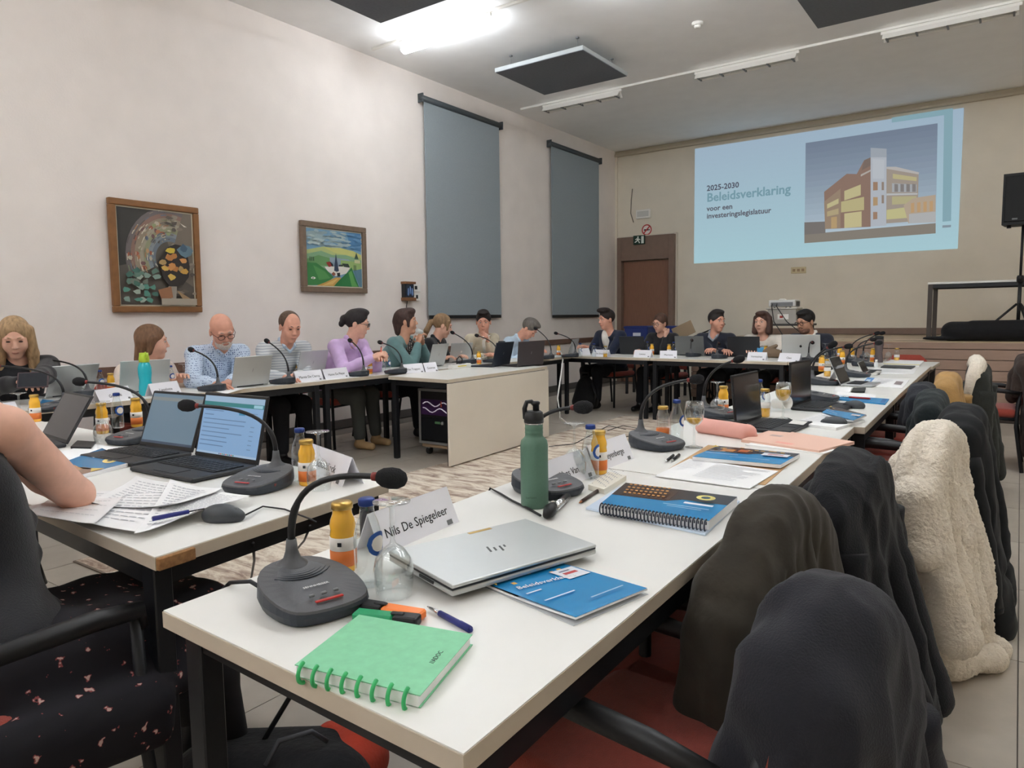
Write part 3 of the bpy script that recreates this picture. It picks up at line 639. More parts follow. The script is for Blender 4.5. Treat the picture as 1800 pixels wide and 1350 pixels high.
def chair(label, x, y, face, group=None):     # face: direction the sitter looks, degrees from +y anticlockwise
    return inst(CH, 'chair', label, 'chair', (x, y, 0), D(face), group)
chair('empty red chair behind the stage-end table', -1.0, 8.62, 180)

# ---------------------------------------------------------------- coats hung over chair backs
def fabric(name, c, fuzz=.3, sc_=120, n=.12): return mat(name, c, .95, noise=n, scale=14, bump=fuzz, bscale=sc_, sheen=.06)
RG = 'red chairs along the right-hand tables'
def coat(label, clabel, top, face, m, w=.46, back=.55, front=.3, flare=1.05, seed=0, nf=10, r=.026, amp=.018, sleeve=.5, h=.009, fuzz=0, extra=(), out=.07, sag=.04, skew=0, k=.014, ridge=.05, crumple=.018, collar=False):
    """draped over a chair back: local x along the back, +y outwards; the chair stands inwards of it"""
    rnd = random.Random(seed); P = []; hw = w/2
    zr = lambda u: -.045-sag*u*u-skew*u
    for i in range(11):
        u0, u1 = -1+2*i/11, -1+2*(i+1)/11
        P.append(('c', (u0*(hw-.03), 0, zr(u0)), (u1*(hw-.03), 0, zr(u1)), ridge, ridge, .02))
    P.append(('e', (0, out*.45, -back*.5), (hw*.94, .03, back*.5), None, .03)); P.append(('e', (0, -.035, -front*.5), (hw*.9, .035, front*.52), None, .03))
    for side, n_, L in ((1, nf, back), (-1, max(4, nf-4), front)):
        for i in range(n_):
            u = -1+2*(i+.5)/n_; x = u*(hw-.02); a_ = amp*(1 if i % 2 else -1)*rnd.uniform(.6,1.3); zt = zr(u)
            q = [(x, side*.022, zt), (x*(1+(flare-1)*.4)+rnd.uniform(-.01,.01), side*(.03+out*.3)+a_*.7, zt-(L+zt)*.4), (x*flare+rnd.uniform(-.02,.02), side*(.03+out*(1 if side > 0 else .4))+a_, -L+rnd.uniform(-.025,.025))]
            rr = r*rnd.uniform(.8,1.25)
            P.append(('c', q[0], q[1], r, rr, k)); P.append(('c', q[1], q[2], rr, rr*1.15, k))
    for s in (-1, 1):
        e0 = (s*(hw-.03), 0, zr(s)); P.append(('c', e0, (s*(hw-.005), .03, zr(s)-.16), ridge, .045, .02))
    P += list(extra)
    me = sdf_mesh('coat', P, h, m)
    if crumple:
        so = Vector((seed*3.1, seed*1.7, 0)); nV = len(me.vertices)
        co = np.empty(nV*3, np.float32); me.vertices.foreach_get('co', co); nr = np.empty(nV*3, np.float32); me.vertices.foreach_get('normal', nr)
        co = co.reshape(-1, 3); nr = nr.reshape(-1, 3); dd = np.empty(nV, np.float32)
        for i in range(nV):
            x, y, z = co[i].tolist()
            r1 = 1-2.4*abs(mnoise.noise(Vector((x*5.5+.9*z+so.x, y*5.5+so.y, z*1.9)))); r2 = 1-2.4*abs(mnoise.noise(Vector((x*13+so.y, y*13, z*7+x*5+so.x))))
            dd[i] = crumple*(min(1, max(.2, -z*2.6))*r1+.35*r2)
        me.vertices.foreach_set('co', (co+nr*dd[:, None]).astype(np.float32).ravel()); me.update()
    if fuzz:
        co = np.empty(len(me.vertices)*3, np.float32); me.vertices.foreach_get('co', co); nr = np.empty(len(me.vertices)*3, np.float32); me.vertices.foreach_get('normal', nr)
        rs = np.random.RandomState(seed); q = rs.rand(len(me.vertices)).astype(np.float32)*fuzz
        me.vertices.foreach_set('co', co+nr*np.repeat(q, 3)); me.update()
    o = mk('coat', me, None, T3(top) @ RZ(D(face))); tag(o, label, 'coat', 'coats hung over chair backs')
    if sleeve:
        for s_ in (-1, 1):
            z0 = zr(s_)-.07; pts = []; rr = []
            for i in range(15):
                f = i/14; pts.append((s_*(hw+.0+.03*math.sin(f*2.6)), .045+out*.7*f+.02*math.sin(f*3+seed), z0-sleeve*f)); rr.append((.05-.012*f)*(1+.07*math.sin(i*1.9+seed)))
            sl = MB().tube(pts, rr, 14).build('sleeve', m, o); MB().tube([pts[-1], (pts[-1][0], pts[-1][1], pts[-1][2]-.02)], [rr[-1]*1.04, rr[-1]*1.02], 14).build('cuff', m, sl)
    if collar: MB().tube([(-.1,.02,-.02),(-.07,.05,.002),(0,.066,.01),(.07,.05,.002),(.1,.02,-.02)], [.012,.024,.028,.024,.012], 10).build('collar', m, o)
    if clabel: chair(clabel, top[0]-.262*math.cos(D(face+90)), top[1]-.262*math.sin(D(face+90)), face+180, RG)
    return o
ch_m = fabric('charcoal fleece', (31,31,38), .25, 300)
coat('dark charcoal grey fleece coat over the nearest red chair', 'empty red chair under the dark charcoal coat', (-.215,1.12,.82), -98, ch_m, .36, .66, .5, 1.08, 1, 5, .05, .012, .42, .008, 0,
     [('e',(.02,.05,-.2),(.15,.05,.17),None,.06), ('c',(.14,.05,-.12),(.16,.09,-.6),.05,.065,.05), ('-c',(.16,.13,-.2),(-.02,.15,-.5),.03,.035,.05), ('-c',(-.1,.13,-.25),(.02,.16,-.62),.022,.03,.05), ('-c',(.1,.16,-.42),(.12,.17,-.66),.02,.03,.04), ('-c',(-.02,.11,-.14),(-.2,.11,-.2),.008,.008,.012)], .08, .1, -.03, .04, .055)
ol_m = fabric('olive nylon', (54,49,41), .35, 22, .2)
rq = random.Random(5)
coat('olive brown padded coat with soft creases over a red chair', 'red chair under the olive brown coat', (-.405,1.52,.85), -94, ol_m, .52, .5, .34, 1.02, 2, 8, .034, .014, 0, .008, 0,
     [('-c',(u_, .1+rq.uniform(-.01,.02), z_),(u_+rq.uniform(-.1,.1), .11, z_-rq.uniform(.04,.12)), .012, .012, .025) for u_, z_ in [(rq.uniform(-.2,.2), rq.uniform(-.4,-.12)) for _ in range(16)]]+[('c',(.2,-.02,-.14),(.24,-.05,-.36),.05,.05,.04)], .05, .12, .03)
coat('navy black wool coat with long vertical folds', 'red chair under the navy black coat', (-.36,2.1,.852), -92, fabric('navy wool', (15,16,21), .3, 200), .5, .68, .3, 1.18, 3, 7, .036, .024, .5, .008, 0, [('-c',(x_,.1,-.12),(x_*1.25,.2,-.68),.014,.022,.03) for x_ in (-.17,-.05,.08,.19)], .15, .08)
sh_m = fabric('cream sherpa', (226,216,200), .9, 90, .06)
coat('shaggy cream fleece coat with sleeves trailing on the floor', 'red chair under the cream fleece coat', (-.22,2.74,.85), -96, sh_m, .52, .62, .22, 1.04, 4, 8, .034, .02, 0, .0075, .006,
     [('c',(-.22,.05,-.3),(-.24,.1,-.6),.05,.05,.02), ('c',(-.24,.1,-.6),(-.2,.1,-.78),.05,.046,.02), ('c',(-.2,.1,-.78),(-.24,.17,-.805),.046,.034,.02), ('c',(.02,.05,-.3),(.0,.08,-.6),.05,.05,.02), ('c',(.0,.08,-.6),(.02,.07,-.78),.05,.05,.02), ('c',(.02,.07,-.78),(-.16,.17,-.805),.048,.032,.02), ('-c',(.12,.13,-.2),(.14,.17,-.6),.014,.02,.025), ('-c',(-.03,.13,-.18),(-.02,.17,-.6),.014,.02,.025)], .08, .1, .04)
coat('long black padded coat reaching almost to the floor', 'red chair under the long black padded coat', (-.17,3.4,.852), -90, fabric('black nylon', (13,15,18), .3, 18, .2), .46, .8, .3, 1.08, 5, 4, .055, .01, .55, .009, 0, [('-c',(-.26,.17,z_),(.26,.17,z_),.012,.012,.03) for z_ in (-.2,-.34,-.48,-.62)], .09, .05)
coat('dark green jacket with a folded collar', 'red chair under the dark green jacket', (-.33,3.98,.848), -90, fabric('bottle green', (24,33,35), .3, 60), .48, .5, .3, 1.0, 6, 8, .03, .016, .35, .01, 0, [('c',(-.12,.05,-.12),(.12,.05,-.12),.03,.03,.012)])
coat('charcoal jacket half covering a red chair back', 'red chair with bare red back beside a dark jacket', (-.42,4.48,.84), -88, fabric('slate', (40,42,48), .3, 80), .3, .45, .2, 1.0, 7, 5, .03, .016, 0, .01)
coat('short tan suede coat over a chair', 'red chair under the tan coat', (-.34,5.06,.86), -90, fabric('tan suede', (168,132,82), .3, 90), .46, .45, .25, 1.0, 8, 8, .03, .016, .3, .01)
oc = coat('dark olive coat with a cream fleece collar', 'red chair under the dark coat with cream collar', (-.21,5.72,.88), -90, fabric('dark olive', (42,44,40), .3, 60), .48, .72, .3, 1.05, 9, 7, .034, .018, .5, .01)
MB().tube([(.23,-.05,-.22),(.24,-.02,-.06),(.17,.0,.01),(.02,-.02,.025),(-.08,-.04,.0)], [.025,.045,.05,.05,.04], 10).build('fleece_collar', sh_m, oc)
coat('long dark brown coat on the chair by the aisle', 'red chair with free armrests under the long brown coat', (.05,6.9,.89), -90, fabric('dark brown', (54,42,36), .3, 60), .5, .82, .3, 1.1, 10, 8, .034, .018, .6, .01)

# ---------------------------------------------------------------- stage equipment
t = thing('stage_table', 'long table with dark frame standing on the stage', 'table', (.0,10.55,STZ))
MB().box((0,0,.69), (1.9,.7,.025), 0, .003).build('tabletop', top_m, t)
MB().box((0,-.33,.655), (1.88,.035,.045)).box((0,.33,.655), (1.88,.035,.045)).build('frame_rail', steel_b, t)
for sx_ in (-.92,.92):
    for sy_ in (-.33,.33): MB().box((sx_,sy_,.338), (.05,.04,.676), 0, .003).build('leg', mat('brown steel', (70,62,56), .5), t)
    MB().box((sx_,0,.655), (.04,.62,.045)).build('frame_rail', steel_b, t)
t = thing('document_box', 'flat white box on the stage table beside the loudspeaker', 'box', (.12,10.5,STZ+.703))
MB().box((0,0,.02), (.34,.24,.04), 0, .004).build('box_body', white_m, t); MB().box((0,-.122,.02), (.1,.004,.012)).build('label_strip', grey_m, t)
t = thing('speaker_stand', 'black tripod loudspeaker stand on the stage', 'stand', (-.02,9.98,STZ))
MB().tube([(0,0,.1),(0,0,.7)], .019, 10).build('outer_pole', black_m, t); MB().tube([(0,0,.65),(0,0,1.3)], .014, 10).build('pole', black_m, t)
cl_ = MB().lathe([(.03,.66),(.036,.68),(.036,.72),(.028,.74)], 14).build('collar', black_m, t); MB().lathe([(.016,0),(.016,.03)], 10).build('knob', black_m, cl_, T3((0,-.03,.7)) @ RX(PI/2))
for a_ in (170, 290, 50):
    c, s = math.cos(D(a_)), math.sin(D(a_))
    lg = MB().tube([(.02*c,.02*s,.42),(.42*c,.42*s,.02)], .013, 8).build('leg', black_m, t); MB().ell((.42*c,.42*s,.017), (.02,.02,.015), 8).build('rubber_foot', black_m, lg)
    MB().tube([(.02*c,.02*s,.16),(.22*c,.22*s,.215)], .008, 8).build('brace', black_m, t)
t = thing('loudspeaker', 'large black loudspeaker on the tripod stand', 'loudspeaker', (-.02,9.98,STZ+1.3))
MB().prism([(-.2,-.15),(.2,-.15),(.17,.1),(.1,.17),(-.1,.17),(-.17,.1)], 0, .56).build('cabinet', mat('speaker black', (22,23,25), .6, bump=.2, bscale=300), t)
MB().box((0,-.157,.28), (.36,.014,.5), 0, .006).build('grille', mat('grille black', (16,17,19), .5, bump=.4, bscale=600), t)
MB().box((-.08,-.166,.06), (.05,.004,.016)).build('badge', grey_m, t)
for s in (-1, 1): MB().lathe([(.022,-.03),(.022,0)], 10).build('foot', black_m, t, T3((s*.13,-.05,0)))
bg = sdf_mesh('equipment_bag', [('c',(-.6,0,.11),(.55,0,.11),.11,.105,.05), ('c',(-.6,.06,.11),(.55,.06,.12),.1,.1,.05), ('e',(-.7,-.06,.03),(.2,.08,.025),None,.03), ('c',(-.4,-.02,.2),(.3,0,.21),.03,.03,.04)], .014, fabric('bag nylon', (20,20,23), .3, 40))
tag(mk('equipment_bag', bg, None, T3((-.05,9.86,STZ))), 'long black cloth equipment bag lying on the stage edge', 'bag')
tag(MB().tube([(-2.0+i*.12, 9.9+.05*math.sin(i*1.1), STZ+.008) for i in range(10)], .006, 6).build('cable', mat('cable beige', (214,196,174), .6)), 'thin beige cable running along the stage floor', 'cable')
# projector on a plastic box on a cart
t = thing('projector_stand', 'low dark stand for the projector on the stage', 'stand', (-2.55,9.85,STZ))
MB().box((.02,0,.198), (.66,.46,.025), 0, .004).build('top_shelf', mat('cart grey', (70,68,66), .5), t)
for sx_ in (-.27,.31):
    for sy_ in (-.19,.19):
        lg = MB().tube([(sx_,sy_,.03),(sx_,sy_,.19)], .016, 8).build('post', steel_b, t); MB().ell((sx_,sy_,.02), (.024,.02,.02), 8).build('castor', black_m, lg)
t = thing('storage_box', 'clear plastic storage box under the projector', 'box', (-2.56,9.85,1.112))
MB().prism([(-.18,-.13),(.18,-.13),(.18,.13),(-.18,.13)], 0, .19).build('tub', mat('cloudy plastic', (196,192,184), .35, alpha=.75), t)
MB().box((0,0,.2), (.4,.3,.02), 0, .006).build('lid', mat('cloudy lid', (206,202,194), .4), t)
MB().box((.02,-.134,.09), (.14,.006,.07), 0, .002).build('paper_label', white_m, t); MB().box((.0,-.139,.09), (.04,.003,.03)).build('red_mark', mat('red tag'), t)
t = thing('projector', 'white projector with two dark cables', 'projector', (-2.56,9.85,1.3225))
pj = MB().box((0,0,.055), (.34,.26,.09), 0, .014, seg=2).build('housing', mat('projector grey', (206,206,204), .45), t)
MB().lathe([(.05,0),(.045,.012),(.03,.018)], 18).build('lens_dome', white_m, t, T3((-.03,.02,.1)))
MB().box((0,-.131,.045), (.28,.004,.05)).build('rear_panel', grey_m, t); MB().box((.165,0,.05), (.012,.18,.06)).build('vent', dark_m, t)
for q in ((-.1,-.1),(.1,-.1),(0,.1)): MB().lathe([(.012,0),(.012,.012)], 10).build('foot', black_m, t, T3((q[0],q[1],0)))
for k, x in enumerate((-.12,-.06)): MB().tube([(x,-.135,.05),(x+.01,-.2,.02),(x+.07+.1*k,-.3,-.18),(x+.2+.2*k,-.34,-.36),(x+.3+.1*k,-.33,-.55)], .006, 6).build('cable', black_m, t)
# blue cases by the door
bl = mat('blue plastic', (28,46,110), .45)
for (x0_, x1_, y_, zt_, lb) in ((-5.12,-4.72,10.45,1.08,'dark blue plastic crate with white label near the door'), (-4.52,-4.17,10.4,1.08,'dark blue plastic crate beside the stage end')):
    t = thing('plastic_crate', lb, 'crate', ((x0_+x1_)/2, y_, .62)); w_ = x1_-x0_; h_ = zt_-.62
    MB().box((0,0,h_/2), (w_,.34,h_), 0, .012).build('body', bl, t); MB().box((0,0,h_-.02), (w_+.02,.36,.03), 0, .006).build('rim', bl, t)
    MB().box((.02,-.172,h_*.72), (.13,.004,.05)).build('label', mat('pale label', (206,210,222), .6), t)
    MB().add([(-.05,-.173,h_*.2),(.05,-.173,h_*.2),(0,-.173,h_*.42)], [(0,1,2)]).build('symbol', mat('pale label'), t)
    t2 = thing('trestle', 'dark trestle stand carrying the '+('crate near the door' if 'door' in lb else 'crate beside the stage end'), 'stand', ((x0_+x1_)/2, y_, 0))
    MB().box((0,0,.605), (w_,.34,.03), 0, .003).build('top_board', dark_m, t2)
    for sx_ in (-1,1):
        for sy_ in (-1,1): MB().box((sx_*(w_/2-.03),sy_*.13,.295), (.035,.035,.59)).build('leg', dark_m, t2)
# music stand like tripod and papers left of the stage
t = thing('music_stand', 'black folding music stand leaning beside the stage', 'stand', (-3.35,9.25,0))
MB().tube([(0,0,.1),(0,0,1.0)], .012, 8).build('pole', black_m, t); MB().tube([(-.28,0,.93),(.2,0,1.12)], .01, 8).build('arm', black_m, t)
MB().box((.02,.0,1.1), (.3,.012,.18), 0, .003, M=T3((.06,0,.02)) @ RY(D(-24))).build('desk', mat('stand brown', (150,130,104), .6), t)
for a_ in (90,210,330): MB().tube([(0,0,.25),(.28*math.cos(D(a_)),.28*math.sin(D(a_)),.01)], .009, 8).build('leg', black_m, t)
# ================================================================ TABLE ITEMS
def glass_mat(name, tint=(250,252,250), ior=1.45):
    if name in _M: return _M[name]
    m = bpy.data.materials.new(name); m.use_nodes = True; _M[name] = m; nt = m.node_tree; nt.nodes.clear()
    out = nt.nodes.new('ShaderNodeOutputMaterial'); mx = nt.nodes.new('ShaderNodeMixShader'); tr = nt.nodes.new('ShaderNodeBsdfTransparent'); gl = nt.nodes.new('ShaderNodeBsdfGlossy'); fr = nt.nodes.new('ShaderNodeLayerWeight')
    tr.inputs[0].default_value = (*lin(tint), 1); gl.inputs[0].default_value = (1,1,1,1); gl.inputs[1].default_value = .03
    pw = nt.nodes.new('ShaderNodeMath'); pw.operation = 'POWER'; pw.inputs[1].default_value = 2.4; ma = nt.nodes.new('ShaderNodeMath'); ma.operation = 'MULTIPLY_ADD'; ma.inputs[1].default_value = .75; ma.inputs[2].default_value = .07
    nt.links.new(fr.outputs['Facing'], pw.inputs[0]); nt.links.new(pw.outputs[0], ma.inputs[0])
    nt.links.new(ma.outputs[0], mx.inputs[0]); nt.links.new(tr.outputs[0], mx.inputs[1]); nt.links.new(gl.outputs[0], mx.inputs[2]); nt.links.new(mx.outputs[0], out.inputs[0]); return m
glass = glass_mat('thin clear glass', (250,252,252), 1.5)
water_m = mat('water and glass', (246,250,250), .03, trans=1, ior=1.36)
juice_m = mat('orange juice', (246,186,58), .12, coat=.6, spec=.5)
wine_m = mat('dark red drink', (70,22,26), .1)
lab_w = mat('label white', (236,232,226), .5); lab_o = mat('label orange', (222,120,52), .5); lab_b = mat('label blue', (36,84,160), .45); cap_b = mat('cap blue', (34,60,130), .35, .3)
pap = mat('paper white', (240,240,240), .8); card_m = mat('card white', (238,238,244), .7)
mic_t = mat('mic grey', (84,85,88), .45, bump=.1, bscale=500); mic_d = mat('mic dark', (50,56,64), .5)
foam = mat('mic foam', (30,30,33), .95, bump=.8, bscale=600); led_off = mat('red led', (170,44,40), .3, emit=.15); red_ring = mat('red ring', (120,40,36), .4)
# ---- microphone unit (user side is -y)
def mic_proto():
    out = [(-.05,-.108),(.05,-.108),(.078,-.07),(.082,.03),(.042,.1),(-.042,.1),(-.082,.03),(-.078,-.07)]
    zt = lambda y: .028+(y+.108)/.208*.026
    for _ in range(2): out = [q for (x0_, y0_), (x1_, y1_) in zip(out, out[1:]+out[:1]) for q in ((.75*x0_+.25*x1_, .75*y0_+.25*y1_), (.25*x0_+.75*x1_, .25*y0_+.75*y1_))]
    out = [(x*1.06, y*1.04) for x, y in out]; n = len(out); vs = []
    fl_ = lambda r: [(k*n+i, k*n+(i+1) % n, (k+1)*n+(i+1) % n, (k+1)*n+i) for k in range(r) for i in range(n)]
    for sc_, zf in ((.93, lambda y: .003), (1.0, lambda y: .018), (.985, lambda y: zt(y)-.004)): vs += [(x*sc_, y*sc_, zf(y)) for x, y in out]
    lower = MB().add(vs, [tuple(reversed(range(n)))]+fl_(2)+[tuple(range(2*n,3*n))], 0, False)
    vs = []
    for sc_, zf in ((.985, lambda y: zt(y)-.0045), (.965, lambda y: zt(y)), (.6, lambda y: zt(y)+.0025)): vs += [(x*sc_, y*sc_, zf(y)) for x, y in out]
    up = MB().add(vs, fl_(2)+[tuple(range(2*n,3*n))], 0, False)
    up.lathe([(.038,.046),(.03,.054),(.016,.064),(.0115,.078),(.009,.1)], 18, M=T3((0,.07,0)))
    parts = [('base_lower', lower.mesh('base_lower', mic_d), None, []), ('base_top', up.mesh('base_top', mic_t), None, [])]
    rib = []
    for k in range(5):
        r = .042+k*.0068; rib.append(('grille_rib', MB().tube([(r*math.sin(D(a)), .07-r*math.cos(D(a)), zt(.07-r*math.cos(D(a)))+.0035) for a in range(-48, 49, 12)], .0016, 6).mesh('grille_rib', mic_d), None, []))
    parts[1][3].extend(rib)
    bt = MB().box((0,0,0), (.011,.007,.004), 0, .0015).mesh('button', grey_m)
    for x in (-.022,0,.022): parts.append(('button', bt, T3((x,-.062,zt(-.062)+.0032)), []))
    parts.append(('led_bar', MB().box((0,-.084,zt(-.084)+.0022), (.05,.007,.003), 0, .001).mesh('led_bar', led_off), None, []))
    parts.append(('socket', MB().box((.0805,-.03,.022), (.006,.03,.009), 0, .001).mesh('socket', red_ring), None, []))
    tm = text_mesh('lettering', 'SENNHEISER', .0085, mat('ink white', (226,226,226), .5), 'CENTER', .0002)
    parts.append(('lettering', tm, T3((0,-.034,zt(-.034)+.0036)) @ RX(D(7)), []))
    return parts
MIC = mic_proto()
head_me = MB().lathe([(.005,-.004),(.011,.0),(.017,.01),(.0195,.024),(.0185,.038),(.012,.05),(.004,.054),(.0005,.0545)], 16).mesh('windscreen', foam)
ring_me = MB().lathe([(.0055,-.012),(.008,-.01),(.0085,-.002),(.006,.0)], 12).mesh('collar_ring', red_ring)
def mic(label, base, rot, tip, off=0, z=.74, rise=.11):
    b = on_table(G(*base, z+.02)); b.z = z
    t = inst(MIC, 'conference_microphone', label, 'microphone', b, rot, 'table conference microphones')
    Mi = t.matrix_basis.inverted(); p0 = Vector((0,.07,.095)); w0 = t.matrix_basis @ p0
    p3 = Mi @ AT(*tip, depth(w0)+off)
    p1 = p0+Vector((0,0,rise)); p2 = p1.lerp(p3, .35)+Vector((0,0,.02))
    pts = [((1-s)**3)*p0+3*s*(1-s)**2*p1+3*s*s*(1-s)*p2+s**3*p3 for s in [i/14 for i in range(15)]]
    nk = MB().tube(pts, [.0075]*4+[.0058]*11, 8).build('gooseneck', mat('neck black', (28,28,30), .4), t)
    d = (pts[-1]-pts[-2]).normalized(); Mh = T3(p3) @ d.to_track_quat('Z', 'Y').to_matrix().to_4x4()
    hd = mk('windscreen', head_me, t, Mh @ T3((0,0,-.02))); mk('collar_ring', ring_me, t, Mh @ T3((0,0,-.02)))
    return t
# ---- bottles and glasses
def bottle_protos():
    jp = [(.0005,.0),(.022,.0),(.0255,.004),(.026,.03),(.0255,.075),(.024,.085),(.0255,.095),(.0235,.106),(.0195,.116),(.0185,.126),(.0195,.128)]
    body = MB().lathe(jp, 20).mesh('bottle', juice_m)
    cap = MB().lathe([(.0195,.126),(.0215,.127),(.0215,.137),(.019,.14),(.0005,.14)], 20).mesh('cap', gold)
    lw = MB().lathe([(.0264,.046),(.0264,.072)], 20).mesh('label_upper', lab_w); lo = MB().lathe([(.0264,.014),(.0264,.046)], 20).mesh('label_lower', lab_o)
    mark = MB().box((0,-.0268,.06), (.008,.001,.008)).mesh('label_mark', dark_m)
    J = [('bottle', body, None, []), ('cap', cap, None, []), ('label', lw, None, [('label_mark', mark, None, []), ('label_fruit_band', lo, None, [])])]
    gb = MB().lathe(jp, 20).mesh('bottle', glass)
    E_ = [('bottle', gb, None, []), ('cap', cap, None, []), ('label', MB().lathe([(.0264,.02),(.0264,.05)], 20).mesh('label', lab_o), None, [])]
    Hf = [('bottle', gb, None, []), ('cap', cap, None, []), ('juice', MB().lathe([(.0005,.003),(.022,.003),(.0245,.006),(.0245,.05),(.0005,.05)], 18).mesh('juice', juice_m), None, []), ('label', lw, None, [])]
    wp = [(.0005,.002),(.02,.0),(.0265,.004),(.0268,.085),(.026,.1),(.021,.122),(.0145,.138),(.013,.15),(.0145,.153),(.0145,.158)]
    wb = MB().lathe(wp, 22).mesh('bottle', glass_mat('bottle glass', (244,248,248))); wc = MB().lathe([(.0148,.154),(.016,.156),(.0155,.166),(.013,.168),(.0005,.168)], 18).mesh('cap', cap_b)
    def arc_label(r, z0, z1, a0, a1, m, nm, zc=True):
        g = MB(); 
        def fn(u, v):
            a = D(a0+(a1-a0)*u); hh = math.sqrt(max(0, 1-(2*u-1)**2)); zz = (z0+z1)/2+(v-.5)*(z1-z0)*hh
            return (r*math.cos(a), r*math.sin(a), zz)
        return g.grid(fn, 12, 4).mesh(nm, m)
    Wt = [('bottle', wb, None, []), ('cap', wc, None, []), ('label', arc_label(.0275,.062,.108,-80,20,lab_b,'label'), None, [('label_centre', arc_label(.0279,.07,.1,-62,4,lab_w,'label_centre'), None, [])])]
    gp = [(.0005,.0),(.034,.0),(.034,.002),(.012,.006),(.0045,.012),(.004,.07),(.006,.078),(.02,.088),(.032,.104),(.0365,.125),(.036,.15),(.032,.174),(.0308,.174),(.0348,.15),(.0352,.125),(.0308,.105),(.019,.0905),(.003,.084),(.0005,.0835)]
    gl = MB().lathe(gp, 28).mesh('glass_body', glass)
    gf = [('glass_body', gl, T3((0,0,.174)) @ RX(PI), [])]
    def gu(m, top):
        pr = [(.0005,.0845)]+[(r-.0006, z) for r, z in ((.019,.0908),(.0305,.105),(.0346,.122),(.0347,.14)) if z < top]+[(.033 if top > .12 else .031, top),(.0005, top)]
        return [('glass_body', gl, None, []), ('drink', MB().lathe(pr, 24).mesh('drink', m), None, [])]
    return dict(j=J, e=E_, h=Hf, w=Wt, g=gf, u=gu(juice_m, .112), U=gu(juice_m, .14), r=gu(wine_m, .105))
BT = bottle_protos()
KN = dict(j=('juice_bottle','small orange juice bottle with gold cap','bottle'), e=('juice_bottle','emptied juice bottle with gold cap','bottle'), h=('juice_bottle','half-drunk juice bottle with gold cap','bottle'), w=('water_bottle','small glass water bottle with blue cap','bottle'), g=('wine_glass','clean wine glass standing upside down','glass'), u=('wine_glass','wine glass with a little orange juice','glass'), U=('wine_glass','wine glass filled with orange juice','glass'), r=('wine_glass','wine glass with a dark red drink','glass'))
GR = dict(j='juice bottles on the tables', e='juice bottles on the tables', h='juice bottles on the tables', w='water bottles on the tables', g='wine glasses on the tables', u='wine glasses on the tables', U='wine glasses on the tables', r='wine glasses on the tables')
def on_table(b):
    k = 1.0
    if b.x < -5.31 and b.y < 7.9: k = 5.31/-b.x
    elif b.x > -4.9 and b.y > fy(b.x)+.66: k = (fy(b.x)+.66)/b.y
    elif b.x <= -4.9 and b.y >= 7.78: k = 7.78/b.y
    return Vector((b.x*k, b.y*k, b.z))
def bt(k, px, py, where, rot=0, z=.74, dz=0):
    b = on_table(G(px, py-2, z)); nm, lb, ct = KN[k]
    inst(BT[k], nm, lb+' '+where, ct, b, rot, GR[k])
FACE = D(33)    # labels turn roughly to the open end of the room
for it in [('j',605,1004,'beside the closed silver laptop'), ('w',649,1030,'beside the closed silver laptop'), ('g',693,1047,'beside the closed silver laptop'),
  ('g',1010,842,'behind the green steel flask'), ('w',1038,842,'behind the green steel flask'), ('j',1053,834,'behind the green steel flask'),
  ('e',1165,776,'near the pink pencil case'), ('w',1189,778,'near the pink pencil case'), ('u',1220,788,'near the pink pencil case'),
  ('g',1260,735,'behind the open black laptop'), ('j',1271,728,'behind the open black laptop'), ('w',1334,726,'before the second black laptop'), ('h',1344,735,'before the second black laptop'), ('U',1376,738,'before the second black laptop'),
  ('w',530,848,'beside the lit document laptop'), ('j',541,854,'beside the lit document laptop'), ('g',562,862,'beside the lit document laptop'), ('r',320,770,'between the two lit laptops'),
  ('w',208,754,'before the plain grey-screened laptop'), ('j',241,752,'before the plain grey-screened laptop'), ('j',181,764,'behind an upturned glass near the phone'), ('g',182,780,'near the black phone'),
  ('g',37,756,'left of the slim dark laptop'), ('j',63,743,'left of the slim dark laptop'),
  ('g',149,694,'before the blonde woman'), ('w',177,686,'before the blonde woman'), ('j',196,689,'before the blonde woman'), ('j',282,684,'beside the turquoise bottle'), ('w',301,678,'beside the turquoise bottle'), ('g',324,680,'beside the turquoise bottle'),
  ('j',523,661,'before the man in the striped jumper'), ('w',534,658,'before the man in the striped jumper'), ('g',543,661,'before the man in the striped jumper'), ('w',590,654,'before the woman in lilac'), ('j',620,651,'before the woman in lilac'), ('j',650,659,'between the women in lilac and teal'), ('g',672,655,'between the women in lilac and teal'), ('w',682,656,'between the women in lilac and teal'),
  ('g',836,640,'before the man in the beige blazer'), ('j',842,642,'before the man in the beige blazer'), ('g',850,639,'second before the man in the beige blazer'), ('w',859,634,'before the man in the beige blazer'), ('j',982,621,'in the far table corner'), ('w',1020,617,'in the far table corner'),
  ('w',1044,614,'before the man in the navy blazer'), ('h',1064,615,'before the man in the navy blazer'), ('g',1128,617,'before the woman resting her chin'), ('w',1138,615,'before the woman resting her chin'), ('j',1146,620,'before the woman resting her chin'), ('j',1176,618,'beside the grey laptop of the dark-jumpered man'), ('w',1184,616,'beside the grey laptop of the dark-jumpered man'), ('g',1193,621,'beside the grey laptop of the dark-jumpered man'),
  ('g',1320,624,'before the woman in the white jumper'), ('w',1333,622,'before the woman in the white jumper'), ('j',1346,624,'before the woman in the white jumper'), ('g',1450,629,'before the man with white collar'), ('w',1466,623,'before the man with white collar'), ('j',1476,624,'before the man with white collar'),
  ('j',1444,655,'left of the tablet stand'), ('h',1454,664,'left of the tablet stand'), ('j',1480,643,'behind the tablet stand'), ('j',1497,638,'second behind the tablet stand'), ('g',1523,637,'beside the tall smoky flask'), ('j',1534,638,'beside the tall smoky flask'), ('g',1561,636,'beside the notebooks at the stage end'), ('h',1576,638,'beside the notebooks at the stage end')]:
    bt(it[0], it[1], it[2], it[3], FACE)
